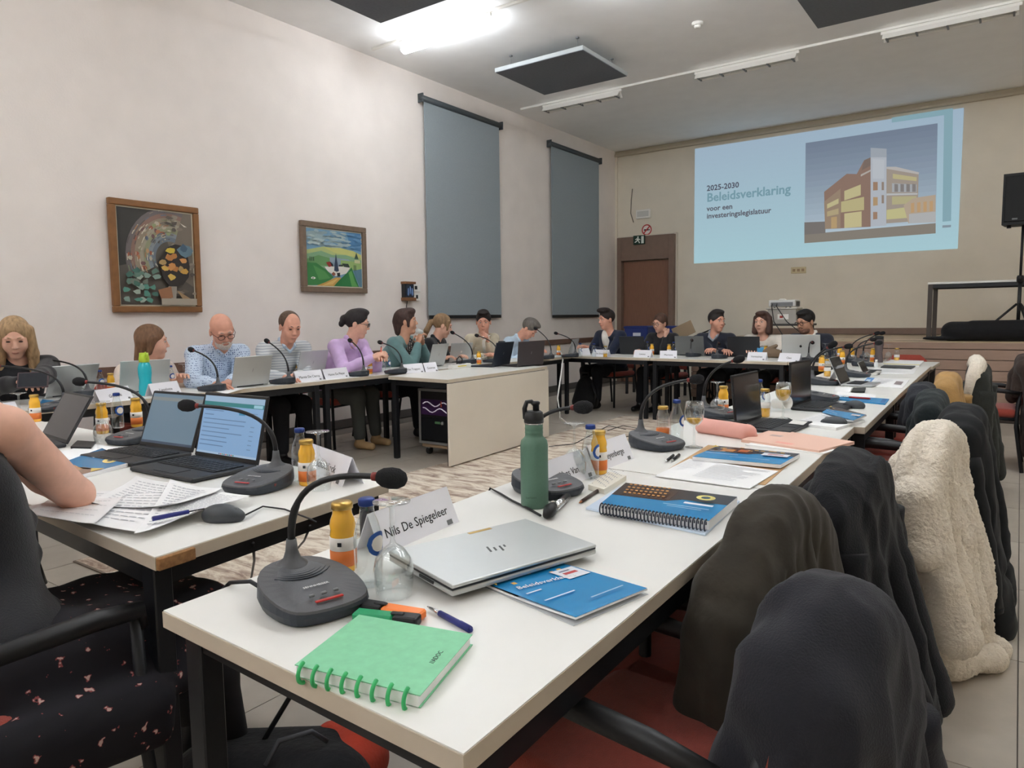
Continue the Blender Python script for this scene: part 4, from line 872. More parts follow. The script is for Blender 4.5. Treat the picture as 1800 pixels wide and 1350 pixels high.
# ---- name cards (tent cards)
ink = mat('ink black', (30,30,34), .6)
def card(label, a, b, s, z=.74, hgt=.085, back=False, ts=.03, group='folded name cards'):
    p, q = G(*a, z), G(*b, z); d = q-p; L = d.length; o = (p+q)/2
    t = thing('name_card', label, 'name card', o, math.atan2(d.y, d.x), group)
    M_ = Matrix(((0,0,1,0),(1,0,0,0),(0,1,0,0),(0,0,0,1)))
    for s_ in (-1, 1):
        MB().add([(-L/2,s_*.036,.0),(L/2,s_*.036,.0),(L/2,s_*.0012,hgt),(-L/2,s_*.0012,hgt),(-L/2,s_*.0345,.0),(L/2,s_*.0345,.0),(L/2,0,hgt-.0015),(-L/2,0,hgt-.0015)], [(0,1,2,3),(7,6,5,4),(0,4,5,1),(0,3,7,4),(1,5,6,2)]).build('card_flap', card_m, t)
    tilt = math.atan2(hgt, .035)
    if s:
        for s_ in ((1,) if not back else (1,)):
            me = text_mesh('lettering', s, ts, ink, 'CENTER', .0002)
            mk('lettering', me, t, T3((0,-.0255,hgt*.32)) @ RX(tilt))
        MB().box((L*.38,.0,0), (.02,.012,.0006)).build('logo_mark', grey_m, t, T3((0,-.0335,hgt*.1)) @ RX(tilt))
    return t
card('name card beside the closed silver laptop', (648,972), (786,914), 'Nils De Spiegeleer')
card('name card behind the green steel flask', (945,868), (1030,833), 'Hans Van')
card('name card next to the microphone behind the juice', (1032,829), (1098,804), 'Waeyenberge')
card('name card beside the lit document laptop', (548,822), (621,853), '  Schuddinck', ts=.034)
card('name card at the left edge beside upturned glass', (-25,742), (28,733), 'Rob')
card('name card before the blonde woman', (168,710), (226,700), 'Goossens')
card('name card below the turquoise bottle', (262,697), (312,690), 'Lieselotte')
card('name card before the man in the striped jumper', (517,672), (564,667), 'Marnix De Clercq')
card('name card before the woman in lilac', (567,667), (609,662), 'Hanne De Meyer')
card('left of the two name cards on the panelled desk', (707,657), (742,654), 'Van Trappen')
card('name card on the desk beside the power strip', (744,654), (766,652), 'Goeman')
card('name card in the far table corner', (1018,624), (1035,623), '')
card('name card before the man in the navy blazer', (1043,626), (1071,627), 'De Groote')
card('name card before the woman resting her chin', (1116,627), (1146,628), 'Lievens')
card('name card before the man in the dark jumper', (1160,629), (1190,629), 'Mertens')
card('name card before the woman in the white jumper', (1315,632), (1348,633), 'Vermeiren')
card('name card before the man with white collar', (1371,634), (1408,636), 'Claes')

# ---- microphones
A90 = D(90)
for (lb, b, rt__, tp, of) in [('microphone beside the green notebook', (543,1040), 75, (683,840), -.04), ('microphone behind the green steel flask', (957,852), 75, (1022,716), -.08), ('microphone beside the pink pencil case', (1150,777), 72, (1222,667), -.05), ('microphone behind the open black laptop', (1258,726), 75, (1297,632), -.1), ('microphone behind the second black laptop', (1438,698), 90, (1462,607), -.1), ('microphone left of the tablet stand', (1446,671), 90, (1490,609), -.1), ('microphone behind the tablet stand', (1503,658), 90, (1543,603), -.1), ('microphone beside the tall smoky flask', (1518,640), 90, (1534,597), -.1), ('microphone at the stage end with crossing neck', (1506,634), 90, (1541,586), -.1), ('microphone farthest along the right-hand tables', (1530,629), 90, (1550,586), -.1)]:
    mic(lb, b, D(rt__), tp, of)
for (lb, b, rt__, tp, of) in [('microphone beside the lit document laptop', (460,845), 15, (332,713), .0), ('microphone beside the plain grey-screened laptop', (240,768), 12, (142,671), .0), ('microphone at the left edge behind the upturned glass', (92,716), 10, (-6,643), .05)]:
    mic(lb, b, D(rt__), tp, of)
for (lb, b, tp) in [('microphone before the blonde woman', (146,693), (80,632)), ('microphone before the bald man', (374,682), (337,615)), ('microphone before the man in the striped jumper', (498,670), (470,600)), ('microphone before the woman in lilac', (630,657), (616,599)), ('microphone before the woman in teal', (697,653), (669,602)), ('microphone before the ponytailed woman', (822,636), (796,585)), ('microphone before the man in the beige blazer', (866,634), (839,590)), ('microphone before the man bent over his papers', (960,628), (942,578)), ('microphone in the far table corner', (1003,625), (978,586))]:
    mic(lb, b, D(-90), tp, .12)
for (lb, b, tp) in [('microphone before the man in the dark jumper', (1218,624), (1216,598)), ('microphone with short neck between dark-jumpered man and woman in white', (1264,627), (1264,604)), ('microphone before the man with white collar', (1424,633), (1428,602))]:
    mic(lb, b, D(180), tp, .1)

# ---- laptops (hinge at origin, user towards -y)
key_m = mat('keys black', (30,31,34), .6)
def laptop(label, hinge, rot, body, w=.33, d=.225, lean=18, screen=None, logo=None, z=.74, deck=None, name='laptop', loc=None):
    o = loc or on_table(G(*hinge, z)); t = thing(name, label, 'laptop', o, D(rot))
    MB().box((0,-d/2,.009), (w,d,.015), 0, .004).build('base', body, t)
    kb = MB().box((0,-d*.4,.0175), (w*.9,d*.46,.002)).build('keyboard', key_m, t)
    ks = MB()
    for r in range(5):
        for c in range(13): ks.box((-w*.42+w*.84*c/12, -d*.21-d*.085*r, .0192), (w*.056, d*.068, .002))
    ko = ks.build('keys', mat('key tops', (40,41,45), .5), kb); ko['kind'] = 'stuff'
    MB().box((0,-d*.82,.0172), (w*.32,d*.25,.0012)).build('touchpad', deck or body, t)
    Ml = T3((0,0,.014)) @ RX(D(-lean)); lh = d*.98
    MB().box((0,.003,lh/2), (w,.007,lh), 0, .003).build('lid', body, t, Ml)
    MB().box((0,-.0012,lh/2), (w*.985,.002,lh*.97)).build('bezel', black_m, t, Ml)
    if screen:
        sm = art_mesh('screen', w*.94, lh*.88, screen, print_mat('screen glow', .3, .85), .0002)
        mk('screen', sm, t, Ml @ T3((-w*.47,-.0026,lh*.07)) @ RX(PI/2))
    else:
        MB().box((0,-.0026,lh*.51), (w*.94,.0012,lh*.88)).build('screen', mat('dark screen', (40,42,48), .15), t, Ml)
    MB().tube([(-w*.35,0,.012),(w*.35,0,.012)], .006, 8).build('hinge', dark_m, t)
    if logo is not None:
        ml = T3((0,.0069,lh*.52)) @ RX(-PI/2) @ RY(0) @ RZ(PI)
        for sh in logo[0]: MB().prism(sh, 0, .0006).build('logo', logo[1], t, Ml @ ml)
    return t
silver = mat('silver aluminium', (196,199,198), .35, .55, noise=.02, scale=10); dkl = mat('laptop black', (38,40,44), .45); nav = mat('laptop navy', (40,46,58), .4); brn = mat('laptop graphite', (66,60,62), .45)
bar = lambda x, y, w_, h_, s=.0: [(x,y),(x+w_,y),(x+w_+s*h_,y+h_),(x+s*h_,y+h_)]
hp = [bar(-.03,.0,.005,.012,.35), bar(-.018,.0,.005,.03,.35), bar(-.002,.0,.005,.02,.35), bar(.008,-.012,.005,.032,.35)]
LOGO_D = mat('logo dark', (60,62,64), .4); LOGO_L = mat('logo light', (150,152,156), .3)
tick = [bar(-.004,-.012,.004,.024,.3)]
apple = [ELL(0,-.002,.013,.014,18), [(.0,.015),(.004,.022),(.007,.024),(.006,.017)]]
doc = [(R4(0,0,1,1),(128,166,206)), (R4(0,.9,1,1),(150,178,204)), (R4(0,.83,1,.9),(30,122,126)), (R4(.84,.84,.98,.89),(150,196,212)), (R4(.62,.70,.72,.735),(40,128,168)), (R4(.8,.74,.92,.748),(90,120,150)), (R4(0,0,1,.035),(160,186,212))]
for i, (a_, b_) in enumerate([(.04,.36),(.04,.2),(.04,.75),(.04,.74),(.04,.5),(.04,.72),(.04,.48),(.04,.5),(.04,.45)]):
    yy = .74-i*.075; doc.append((R4(a_,yy,b_,yy+.014),(84,116,152)))
    if i > 2: doc.append((R4(.84,yy,.9,yy+.012),(96,128,160)))
for i in range(9): doc.append((R4(.4+i*.03,.008,.42+i*.03,.028), [(40,70,120),(200,90,50),(60,140,90)][i % 3]))
plain = [(R4(0,0,1,1),(96,122,140)), (R4(0,.86,1,.93),(120,128,128)), (R4(0,0,1,.05),(40,60,84))]
laptop('black laptop showing a document with green title bar', (396,816), 2, dkl, .36, .24, 14, doc)
laptop('black laptop with plain grey-blue screen beside the red drink', (290,795), 4, dkl, .34, .23, 20, plain)
laptop('slim dark laptop tilted far back at the left', (94,779), -6, dkl, .33, .22, 30)
laptop('open black laptop with blank dark screen behind the pink pencil case', (1317,748), 88, dkl, .34, .23, 6)
laptop('second black laptop with dark blue screen beside the papers', (1408,715), 86, dkl, .34, .24, 2)
laptop('silver laptop before the blonde woman', (122,692), -78, silver, .34, .23, 24, logo=(tick, LOGO_L))
laptop('silver laptop behind the turquoise bottle', (254,690), -92, silver, .35, .23, 12, logo=(tick, LOGO_L))
laptop('silver laptop before the bald man', (440,680), -84, silver, .35, .235, 14, logo=(tick, LOGO_L))
laptop('silver laptop before the man in the striped jumper', (546,661), -84, silver, .34, .23, 16, logo=(tick, LOGO_L))
laptop('silver laptop before the woman in teal', (766,645), -78, silver, .34, .24, 16, logo=(tick, LOGO_L))
laptop('light grey laptop with round white logo before the ponytailed woman', (808,637), -100, silver, .32, .22, 14, logo=([ELL(0,0,.013,.013,16)], white_m))
laptop('dark navy laptop on the panelled desk', (880,644), -84, nav, .36, .25, 14, logo=(tick, LOGO_L))
laptop('graphite laptop at the end of the panelled desk', (932,644), -104, brn, .36, .25, 6, logo=(tick, LOGO_L))
laptop('pale laptop in the far table corner', (1004,619), -75, silver, .32, .22, 16)
laptop('black laptop of the man in the navy blazer', (1112,623), 178, dkl, .36, .23, 10)
laptop('grey laptop of the man in the dark jumper', (1213,624), 176, mat('laptop grey', (120,122,122), .4, .4), .38, .24, 10)
laptop('black laptop between dark-jumpered man and woman in white', (1308,625), 178, dkl, .38, .24, 10)
laptop('silver laptop with dark fruit logo before the man with white collar', (1408,632), 181, silver, .4, .27, 10, logo=(apple, mat('logo black', (20,20,22), .4)))
# ---- flat things laid on the tables by their four corners
def flat(name, label, cat, px, z, th, m, layers=None, lm=None, group=None, curl=0):
    c = [G(a, b, z+th) for a, b in px]; o = sum(c, Vector())/4; o.z = z
    if (c[1]-c[0]).cross(c[2]-c[1]).z < 0: raise ValueError(label)
    L = [p-o for p in c]
    t = thing(name, label, cat, o, 0, group)
    def bil(u, v): return L[0]*(1-u)*(1-v)+L[1]*u*(1-v)+L[2]*u*v+L[3]*(1-u)*v
    g = MB()
    def surf(zz): return lambda u, v: (bil(u, v).x, bil(u, v).y, zz+curl*(u*u*u)*(1 if zz > 0 else 1)+curl*.4*(1-u)**4)
    g.grid(surf(th), 8, 4, smooth=False)
    g.grid(lambda u, v: surf(.0004)(u, 1-v), 8, 4, smooth=False)
    for e in range(4):
        f_ = [lambda s: (s, 0), lambda s: (1, s), lambda s: (1-s, 1), lambda s: (0, 1-s)][e]
        g.grid(lambda u, v, f_=f_: surf(.0004+(th-.0004)*v)(*f_(u)), 8, 1, smooth=False)
    g.build('sheet' if th < .004 else 'body', m, t)
    if layers:
        v = []; f = []; cols = []
        for k, (poly, cc) in enumerate(layers):
            o_ = len(v)
            for a, b in poly: q = bil(a, b); v.append((q.x, q.y, th+.0006+k*.00025+curl*a**3+curl*.4*(1-a)**4))
            f.append(tuple(range(o_, o_+len(poly)))); cols.append(lin(cc))
        me = bpy.data.meshes.new('print'); me.from_pydata(v, [], f); me.materials.append(lm or print_mat('paper print', .45))
        at = me.color_attributes.new('Col', 'FLOAT_COLOR', 'CORNER')
        for p_, c_ in zip(me.polygons, cols):
            for li in p_.loop_indices: at.data[li].color = (*c_, 1)
        me.update(); mk('print', me, t)
    return t, bil
def lines(n, x0=.1, x1=.9, y0=.1, y1=.9, c=(150,150,156), th=.012, seed=0):
    r = random.Random(seed); return [(R4(x0, y1-(y1-y0)*i/n, x0+(x1-x0)*r.uniform(.55,1), y1-(y1-y0)*i/n+th), c) for i in range(n)]
blue = (26,132,190)
def cover(seed=0):       # blue brochure cover: photo top, white label, lettering bars
    r = random.Random(seed)
    L_ = [(R4(0,0,1,1), blue), ([(0,1),(.0,.52),(.5,.55),(.6,.66),(1,.68),(1,1)], (58,40,42)), (R4(.1,.6,.5,.95),(96,58,44)), (R4(.14,.62,.3,.8),(206,136,60)), (R4(.34,.66,.46,.86),(188,104,56)), (R4(.55,.74,.9,.9),(76,50,52))]
    for i in range(10): x, y = r.uniform(.1,.85), r.uniform(.68,.92); L_.append((R4(x,y,x+.05,y+.04), (236,180,84)))
    L_ += [(R4(.66,.5,.96,.7),(224,228,236)), (R4(.72,.58,.9,.62),(190,70,70)), (R4(.72,.64,.86,.66),(120,120,140)), (R4(.06,.3,.45,.315),(206,226,240)), (R4(.06,.47,.25,.485),(220,232,240)), (R4(.4,.12,.85,.135),(150,200,226)), ([(.0,.72),(.08,.8),(0,.9)],(222,190,90))]
    return L_
flat('plastic_sleeve', 'clear plastic sleeve under the blue brochure', 'sleeve', [(826,1020),(1008,1100),(1140,1044),(950,985)], .7402, .0012, mat('clear plastic', (226,230,234), .15, alpha=.5))
t, bil = flat('brochure', 'blue brochure with night photo under the closed silver laptop', 'brochure', [(828,1018),(1012,1092),(1138,1040),(960,984)], .7415, .004, pap, None, curl=.006)
flat_l = cover(1)
# cover is printed on the same sheet, turned to the reader at the table edge
bpy.data.objects.remove(t.children[0]) if False else None
def reprint(t, bil, layers, th, curl, turn=0):
    v = []; f = []; cols = []
    for k, (poly, cc) in enumerate(layers):
        o_ = len(v)
        for a, b in poly:
            for _ in range(turn): a, b = 1-b, a
            q = bil(a, b); v.append((q.x, q.y, th+.0007+k*.0003+curl*a**3+curl*.4*(1-a)**4))
        f.append(tuple(range(o_, o_+len(poly)))); cols.append(lin(cc))
    me = bpy.data.meshes.new('print'); me.from_pydata(v, [], f); me.materials.append(print_mat('gloss print', .25))
    at = me.color_attributes.new('Col', 'FLOAT_COLOR', 'CORNER')
    for p_, c_ in zip(me.polygons, cols):
        for li in p_.loop_indices: at.data[li].color = (*c_, 1)
    me.update(); mk('cover_print', me, t)
reprint(t, bil, cover(1), .004, .006, 1)
def word(t, s, at, dirp, size, m, z):
    """lettering from pixel at, running towards pixel dirp"""
    a, b = G(*at, z), G(*dirp, z); d = b-a; me = text_mesh('lettering', s, size, m, 'LEFT', .0002)
    mk('lettering', me, t, Matrix.Translation(a-t.location-Vector((0,0,a.z-z))) @ RZ(math.atan2(d.y, d.x)))
word(t, 'Beleidsverklaring', (912,1036), (1000,1014), .019, mat('ink white'), .7525)
# closed silver laptop lying on the brochure
c = [G(*q, .775) for q in ((705,968),(785,1026),(1035,957),(925,914))]
o = sum(c, Vector())/4; ax_ = ((c[2]-c[1])+(c[3]-c[0])).normalized(); ang = math.atan2(ax_.y, ax_.x)
t = thing('laptop', 'closed silver laptop with slanted bar logo on the blue brochure', 'laptop', (o.x, o.y, .7535), M=T3((o.x, o.y, .7535)) @ RZ(ang) @ RX(D(1.0)))
MB().box((0,0,.006), (.355,.232,.011), 0, .004, seg=2).build('base', silver, t); MB().box((0,0,.0135), (.352,.228,.004)).build('gap', dark_m, t); MB().box((0,0,.0185), (.355,.232,.007), 0, .003, seg=2).build('lid', silver, t)
for sh in hp: MB().prism([(x*.9, y*.9) for x, y in sh], 0, .0004).build('logo', LOGO_D, t, T3((.0,.0,.0221)) @ RZ(PI))
MB().box((-.1776,-.03,.008), (.002,.05,.005)).build('port', dark_m, t)
MB().box((.04,.105,.0222), (.06,.01,.0004)).build('sticker', gold, t)
# green ring notebook
t, bil = flat('ring_notebook', 'mint green notebook with green binding rings', 'notebook', [(521,1171),(735,1224),(826,1118),(632,1084)], .74, .016, pap)
for u0, zz in ((.0, .0165), (.0, .0004)):
    g = MB(); cc = [bil(-.015,-.0), bil(1.015,-.0), bil(1.015,1.02), bil(-.015,1.02)]
    g.add([(p.x,p.y,zz) for p in cc]+[(p.x,p.y,zz+.0012) for p in cc], [(3,2,1,0),(4,5,6,7)]+[(i,(i+1) % 4,4+(i+1) % 4,4+i) for i in range(4)])
    g.build('cover', mat('mint card', (132,204,160), .55, noise=.06, scale=60), t)
for k in range(8):
    p = bil(.06+k*.123, .0); q = bil(.06+k*.123, .05); d = (q-p).normalized(); M_ = T3((p.x, p.y, .009)) @ RZ(math.atan2(d.y, d.x))
    MB().tube([(.022*math.cos(a)*.75+.004, 0, .0145*math.sin(a)) for a in [D(-100-10*i) for i in range(17)]], .0032, 6).build('ring', mat('ring green', (60,186,110), .4), t, M_)
a, b = G(762,1167,.7575), G(781,1144,.7575); d = b-a
mk('lettering', text_mesh('lettering', '//ADOC', .011, ink, 'LEFT', .0002), t, T3((a.x-t.location.x, a.y-t.location.y, .0178)) @ RZ(math.atan2(d.y, d.x)))
# marker pens and pens
def stick(name, label, cat, a, b, r, parts, z=.74, group=None, sides=12, lift=0):
    """parts: list of (part name, t0, t1, r0 factor, r1 factor, material) along the pen"""
    p, q = G(*a, z+r), G(*b, z+r+lift); d = q-p; L = d.length
    t = thing(name, label, cat, p, 0, group, M=T3((p.x, p.y, z+r)) @ d.to_track_quat('X', 'Z').to_matrix().to_4x4())
    for pn, t0, t1, f0, f1, m in parts: MB().tube([(L*t0,0,0),(L*t1,0,0)], [r*f0, r*f1], sides).build(pn, m, t)
    return t, L
def marker(label, a, b, c, cap_first, rot):
    p, q = G(*a, .75), G(*b, .75); d = q-p; L = d.length; t = thing('highlighter', label, 'marker pen', (p.x, p.y, .74), math.atan2(d.y, d.x), 'highlighter pens')
    m = mat('hl '+label[:6], c, .35); c0, c1 = (0, .38) if cap_first else (.62, 1)
    MB().box((L*(.69 if cap_first else .31),0,.0085), (L*.62,.026,.016), 0, .003).build('barrel', m, t)
    MB().box((L*(c0+c1)/2,0,.009), (L*.38,.028,.018), 0, .005, seg=2).build('cap', black_m, t)
    MB().box((L*(.33 if cap_first else .67),0,.0185), (L*.2,.009,.004), 0, .0015).build('clip', black_m, t)
marker('orange highlighter with black cap', (634,1063), (744,1081), (250,132,52), True, 0)
marker('green highlighter with black cap', (624,1079), (737,1091), (20,150,96), False, 0)
navy = mat('pen navy', (36,44,120), .35)
pen_p = lambda m: [('tip', 0, .06, .15, .4, chrome), ('tip_cone', .06, .3, .4, .75, chrome), ('barrel', .3, .97, .9, 1.05, m), ('button', .97, 1, .7, .6, m)]
t, L = stick('ballpoint_pen', 'blue ballpoint pen with silver tip beside the green notebook', 'pen', (751,1066), (829,1108), .0055, pen_p(navy)); MB().box((L*.82,.005,.0), (L*.22,.004,.006), 0, .001).build('clip', navy, t)
stick('ballpoint_pen', 'dark brown pen with copper tip near the patterned notebook', 'pen', (1018,884), (1054,860), .005, [('tip', 0, .1, .2, .7, mat('copper', (196,124,80), .3, .8)), ('barrel', .1, .9, .9, 1, mat('pen brown', (70,52,44), .4)), ('end_ring', .9, 1, 1, .8, mat('copper'))])
stick('ballpoint_pen', 'black pen beside the sheets on the cardboard folder', 'pen', (1169,812), (1184,800), .005, pen_p(black_m)); stick('ballpoint_pen', 'second black pen lying along the first by the sheets', 'pen', (1180,811), (1194,799), .005, pen_p(black_m))
t, L = stick('ballpoint_pen', 'blue pen lying on the loose papers', 'pen', (364,893), (268,912), .006, [('tip', 0, .05, .15, .3, chrome), ('refill', .05, .35, .25, .3, dark_m), ('barrel', .35, 1, .9, 1, navy)], z=.765)
stick('ballpoint_pen', 'red pen on white papers beside the blue folder', 'pen', (1478,697), (1530,701), .006, pen_p(mat('pen red', (176,50,44), .4)), z=.745)
# green steel flask
p = G(940,890)
t = thing('steel_flask', 'matt green steel drinking flask with black loop cap', 'flask', p, FACE)
grn = mat('flask green', (88,122,104), .5, noise=.03, scale=200)
MB().lathe([(.0005,0),(.032,0),(.0365,.006),(.0365,.165),(.034,.178),(.026,.186),(.0235,.19),(.0235,.197),(.0243,.199),(.0235,.201),(.0235,.208),(.0243,.21),(.0235,.212),(.0235,.222)], 28).build('body', grn, t)
MB().lathe([(.0243,.221),(.0243,.225)], 24).build('steel_ring', chrome, t)
cp = MB().lathe([(.0258,.225),(.0262,.236),(.0235,.252),(.018,.256),(.0005,.256)], 24).build('cap', black_m, t)
MB().lathe([(.0085,.25),(.0085,.272),(.0105,.273),(.0105,.279),(.007,.281)], 14).build('spout', black_m, cp, T3((.006,0,0)))
MB().tube([(-.022,0,.235),(-.024,0,.262),(-.018,0,.279),(-.006,0,.28),(.002,0,.272)], [.007,.0065,.006,.006,.006], 8).build('loop', black_m, cp)
mk('lettering', text_mesh('lettering', 'kanteen', .009, mat('ink faint', (70,96,84), .5), 'CENTER', .0002), t, T3((-.008,-.0366,.03)) @ RX(PI/2))
# turquoise bottle
p = G(257,695)
t = thing('drinking_bottle', 'turquoise plastic drinking bottle with lime cap', 'bottle', p)
MB().lathe([(.0005,0),(.04,0),(.044,.008),(.043,.06),(.038,.105),(.043,.15),(.043,.19),(.036,.215),(.031,.225),(.031,.23)], 24).build('body', mat('turquoise plastic', (42,182,196), .25, coat=.3), t)
MB().lathe([(.033,.228),(.034,.25),(.03,.275),(.028,.292),(.0005,.293)], 20).build('cap', mat('lime plastic', (176,206,60), .4), t)
MB().tube([(.03,0,.25),(.038,0,.28),(.02,0,.296)], .006, 6).build('cap_loop', mat('lime plastic'), t)
# charging lead, silver tube
p = [G(a, b, .745) for a, b in ((846,866),(862,858),(880,868),(900,880),(925,892),(950,906))]
p[0].z = .70; p = [p[0]+Vector((-.02,0,-.1))]+p
t = thing('charging_lead', 'black charging lead ending in a rounded plug by the flask', 'cable', (0,0,0))
MB().tube(p, .0032, 8).build('cord', black_m, t)
a = G(960,906,.755); b = G(972,890,.76)
t2 = MB().tube([a, a.lerp(b,.5), b], [.009,.017,.012], 12).build('plug', black_m, t); MB().lathe([(.004,0),(.004,.002)], 10).build('light_dot', white_m, t2, T3(b+Vector((0,0,.012))))
stick('metal_tube', 'short silver metal tube lying beside the flask', 'tube', (972,896), (997,873), .011, [('tube', .05, 1, 1, 1, chrome), ('end_cap', 0, .05, .6, 1, grey_m)])
# patterned pocket notebook, ring-bound booklet
t, bil = flat('pocket_notebook', 'small white notebook with grey leaf pattern', 'notebook', [(1034,852),(1062,860),(1101,836),(1071,829)], .74, .015, mat('cream card', (226,220,206), .6), [(ELL(.1+.09*(i % 10), .12+.1*((i*7) % 9), .035, .02, 6, i*40, i*40+360), (130,130,134)) for i in range(60)])
flat('plastic_sleeve', 'clear sleeve with papers under the ring-bound booklet', 'sleeve', [(1030,892),(1240,938),(1300,880),(1090,855)], .7402, .006, mat('sleeve blue', (206,222,240), .3))
t, bil = flat('ring_booklet', 'blue ring-bound booklet with night photo of a lit building', 'booklet', [(1055,886),(1246,916),(1296,874),(1100,849)], .7465, .022, pap)
reprint(t, bil, [(R4(0,0,1,1), blue), ([(.0,1),(.0,.42),(.5,.46),(.62,.6),(1,.62),(1,1)],(52,40,38)), (R4(.08,.5,.52,.9),(84,58,44))]+[(R4(.08+.045*(i % 9), .56+.08*(i//9), .105+.045*(i % 9), .6+.08*(i//9)), (206,150,84)) for i in range(36)]+[(ELL(.82,.62,.08,.1,16),(230,214,120)), (ELL(.82,.62,.04,.05,12),(70,90,90)), (R4(.7,.3,.95,.36),(236,244,250)), (R4(.55,.18,.95,.2),(150,206,232)), (R4(.6,.12,.9,.135),(150,206,232))], .022, 0)
cm = MB().tube([(.0,.0,.0)]*1+[(.012*math.cos(a)-.004, 0, .014*math.sin(a)) for a in [D(60+20*i) for i in range(14)]], .0018, 5).mesh('coil', mat('coil dark', (34,40,58), .4))
for k in range(30):
    p = bil(.02+k*.033, .0); mk('coil', cm, t, T3((p.x, p.y, .012)) @ RZ(D(95)))
# sheets with cardboard folder and blue brochure
t, bil = flat('cardboard_folder', 'open brown cardboard folder under white sheets', 'folder', [(1162,832),(1345,852),(1405,800),(1245,782)], .7402, .002, mat('kraft', (186,150,108), .8))
t, bil = flat('paper_sheets', 'printed white sheets on the cardboard folder', 'papers', [(1152,836),(1318,858),(1368,828),(1212,806)], .7425, .003, pap, lines(14, .35, .95, .1, .9, (170,170,176), .012, 2)+lines(8, .05, .3, .4, .9, (190,190,196), .012, 3))
t, bil = flat('brochure', 'blue brochure lying on the cardboard folder', 'brochure', [(1217,803),(1372,817),(1406,798),(1262,784)], .746, .012, pap)
reprint(t, bil, cover(5), .012, 0)
# pink pencil case and folder
pc = sdf_mesh('pencil_case', [('c',(-.11,0,.032),(.1,0,.03),.03,.03,.02), ('c',(-.11,.025,.025),(.1,.025,.024),.025,.024,.02), ('c',(-.11,-.025,.024),(.1,-.022,.024),.024,.024,.02), ('c',(.1,0,.02),(.13,.01,.012),.02,.011,.02)], .004, fabric('pink canvas', (222,164,152), .2, 400, .04))
a, b = G(1243,752,.76), G(1312,762,.76); d = b-a; m_ = (a+b)/2
t = thing('pencil_case', 'soft pink pencil case with dark zip', 'pencil case', (m_.x, m_.y, .74), math.atan2(d.y, d.x))
mk('case', pc, t, T3((0,0,-.001))); MB().tube([(-.1,.0,.063),(0,.003,.064),(.1,0,.061)], .003, 6).build('zip', dark_m, t)
t, bil = flat('document_folder', 'pale pink document folder with papers', 'folder', [(1303,772),(1440,792),(1502,776),(1360,754)], .74, .012, mat('pink card', (224,184,166), .7), [(R4(.15,.5,.3,.62),(190,160,150)), (R4(.4,.1,.62,.2),(226,150,132))])
t, bil = flat('paper_sheets', 'white sheets sticking out of the pink folder', 'papers', [(1310,781),(1448,797),(1470,790),(1330,775)], .7402, .004, pap)
# papers and folders further along
flat('paper_sheets', 'stack of white papers beside the second black laptop', 'papers', [(1392,742),(1470,752),(1520,738),(1440,727)], .7402, .012, pap, lines(6,.1,.9,.2,.9,(190,190,196),.02,4))
t, bil = flat('brochure', 'blue brochure bent open on the paper stack', 'brochure', [(1444,727),(1500,744),(1523,734),(1462,716)], .7535, .006, pap, curl=.012); reprint(t, bil, cover(8), .006, .012)
t, bil = flat('brochure', 'blue brochure lying flat before the tablet', 'brochure', [(1458,700),(1556,710),(1563,701),(1462,694)], .7402, .006, mat('brochure blue', blue, .35), [(R4(.05,.6,.3,.9),(236,240,244)), (R4(.9,.1,.98,.9),(60,110,170))])
flat('paper_sheets', 'white papers under the red pen', 'papers', [(1466,697),(1538,703),(1540,694),(1474,688)], .7402, .003, pap)
flat('mobile_phone', 'dark phone beside white papers before the tablet', 'phone', [(1496,688),(1520,688),(1522,681),(1500,681)], .7402, .01, black_m)
flat('paper_sheets', 'small white note pad beside the dark phone', 'papers', [(1466,688),(1494,689),(1498,681),(1470,680)], .7402, .008, pap)
flat('booklet', 'open white booklet with blue picture', 'booklet', [(1512,676),(1586,682),(1598,668),(1524,663)], .7402, .004, pap, [(R4(.02,.3,.2,.95),(70,140,206)), (R4(.05,.45,.15,.7),(206,226,240))]+lines(5,.3,.7,.2,.8,(190,190,196),.03,6)+[(R4(.75,.3,.92,.7),(150,136,136))])
flat('tablet_computer', 'slim black tablet lying near the stage-end notebooks', 'tablet', [(1548,645),(1602,648),(1612,641),(1560,638)], .7402, .009, dkl)
flat('notebook', 'stack of white notebooks with yellow edge at the stage end', 'notebook', [(1552,640),(1616,642),(1624,634),(1566,632)], .7402, .016, pap, [(R4(0,0,1,.12),(222,206,90))])
flat('paper_sheets', 'long white paper sheets beside the black tablet', 'papers', [(1520,657),(1606,657),(1612,648),(1534,648)], .7402, .003, pap, lines(4,.1,.9,.2,.8,(196,196,200),.03,9))
flat('booklet', 'closed dark booklet next to the long paper sheets', 'booklet', [(1516,655),(1546,657),(1550,650),(1522,649)], .7402, .008, dkl)
# tablet with stand and keyboard
o = G(1486,676)
t = laptop('tablet computer with keyboard and kickstand', None, 88, mat('tablet silver', (180,182,184), .35, .5), .28, .2, 24, None, None, .74, None, 'tablet_computer', o)
MB().box((0,.075,.07), (.2,.004,.17), 0, .001, M=T3((0,.0,.0)) @ T3((0,.0,0)) @ RX(0)).build('kickstand', mat('tablet silver'), t, T3((0,.105,.0)) @ RX(D(28)) @ T3((0,-.075,-.0)))
o = G(1522,657)
laptop('pale tablet leaning on its cover at the stage end', None, 92, mat('tablet white', (206,204,198), .4), .3, .1, 26, None, None, .74, None, 'tablet_computer', o)
p = G(1544,637); t = thing('smoky_flask', 'tall smoky grey drinking flask at the stage end', 'flask', p)
MB().lathe([(.0005,0),(.04,0),(.042,.01),(.034,.1),(.042,.18),(.042,.23),(.038,.235)], 20).build('body', mat('smoky plastic', (104,94,96), .25, alpha=.85), t); MB().lathe([(.042,.234),(.042,.262),(.03,.268),(.0005,.268)], 18).build('lid', dark_m, t)
p = G(1540,646); t = thing('eye_drop_bottle', 'tiny white bottle beside the closed dark booklet', 'bottle', p)
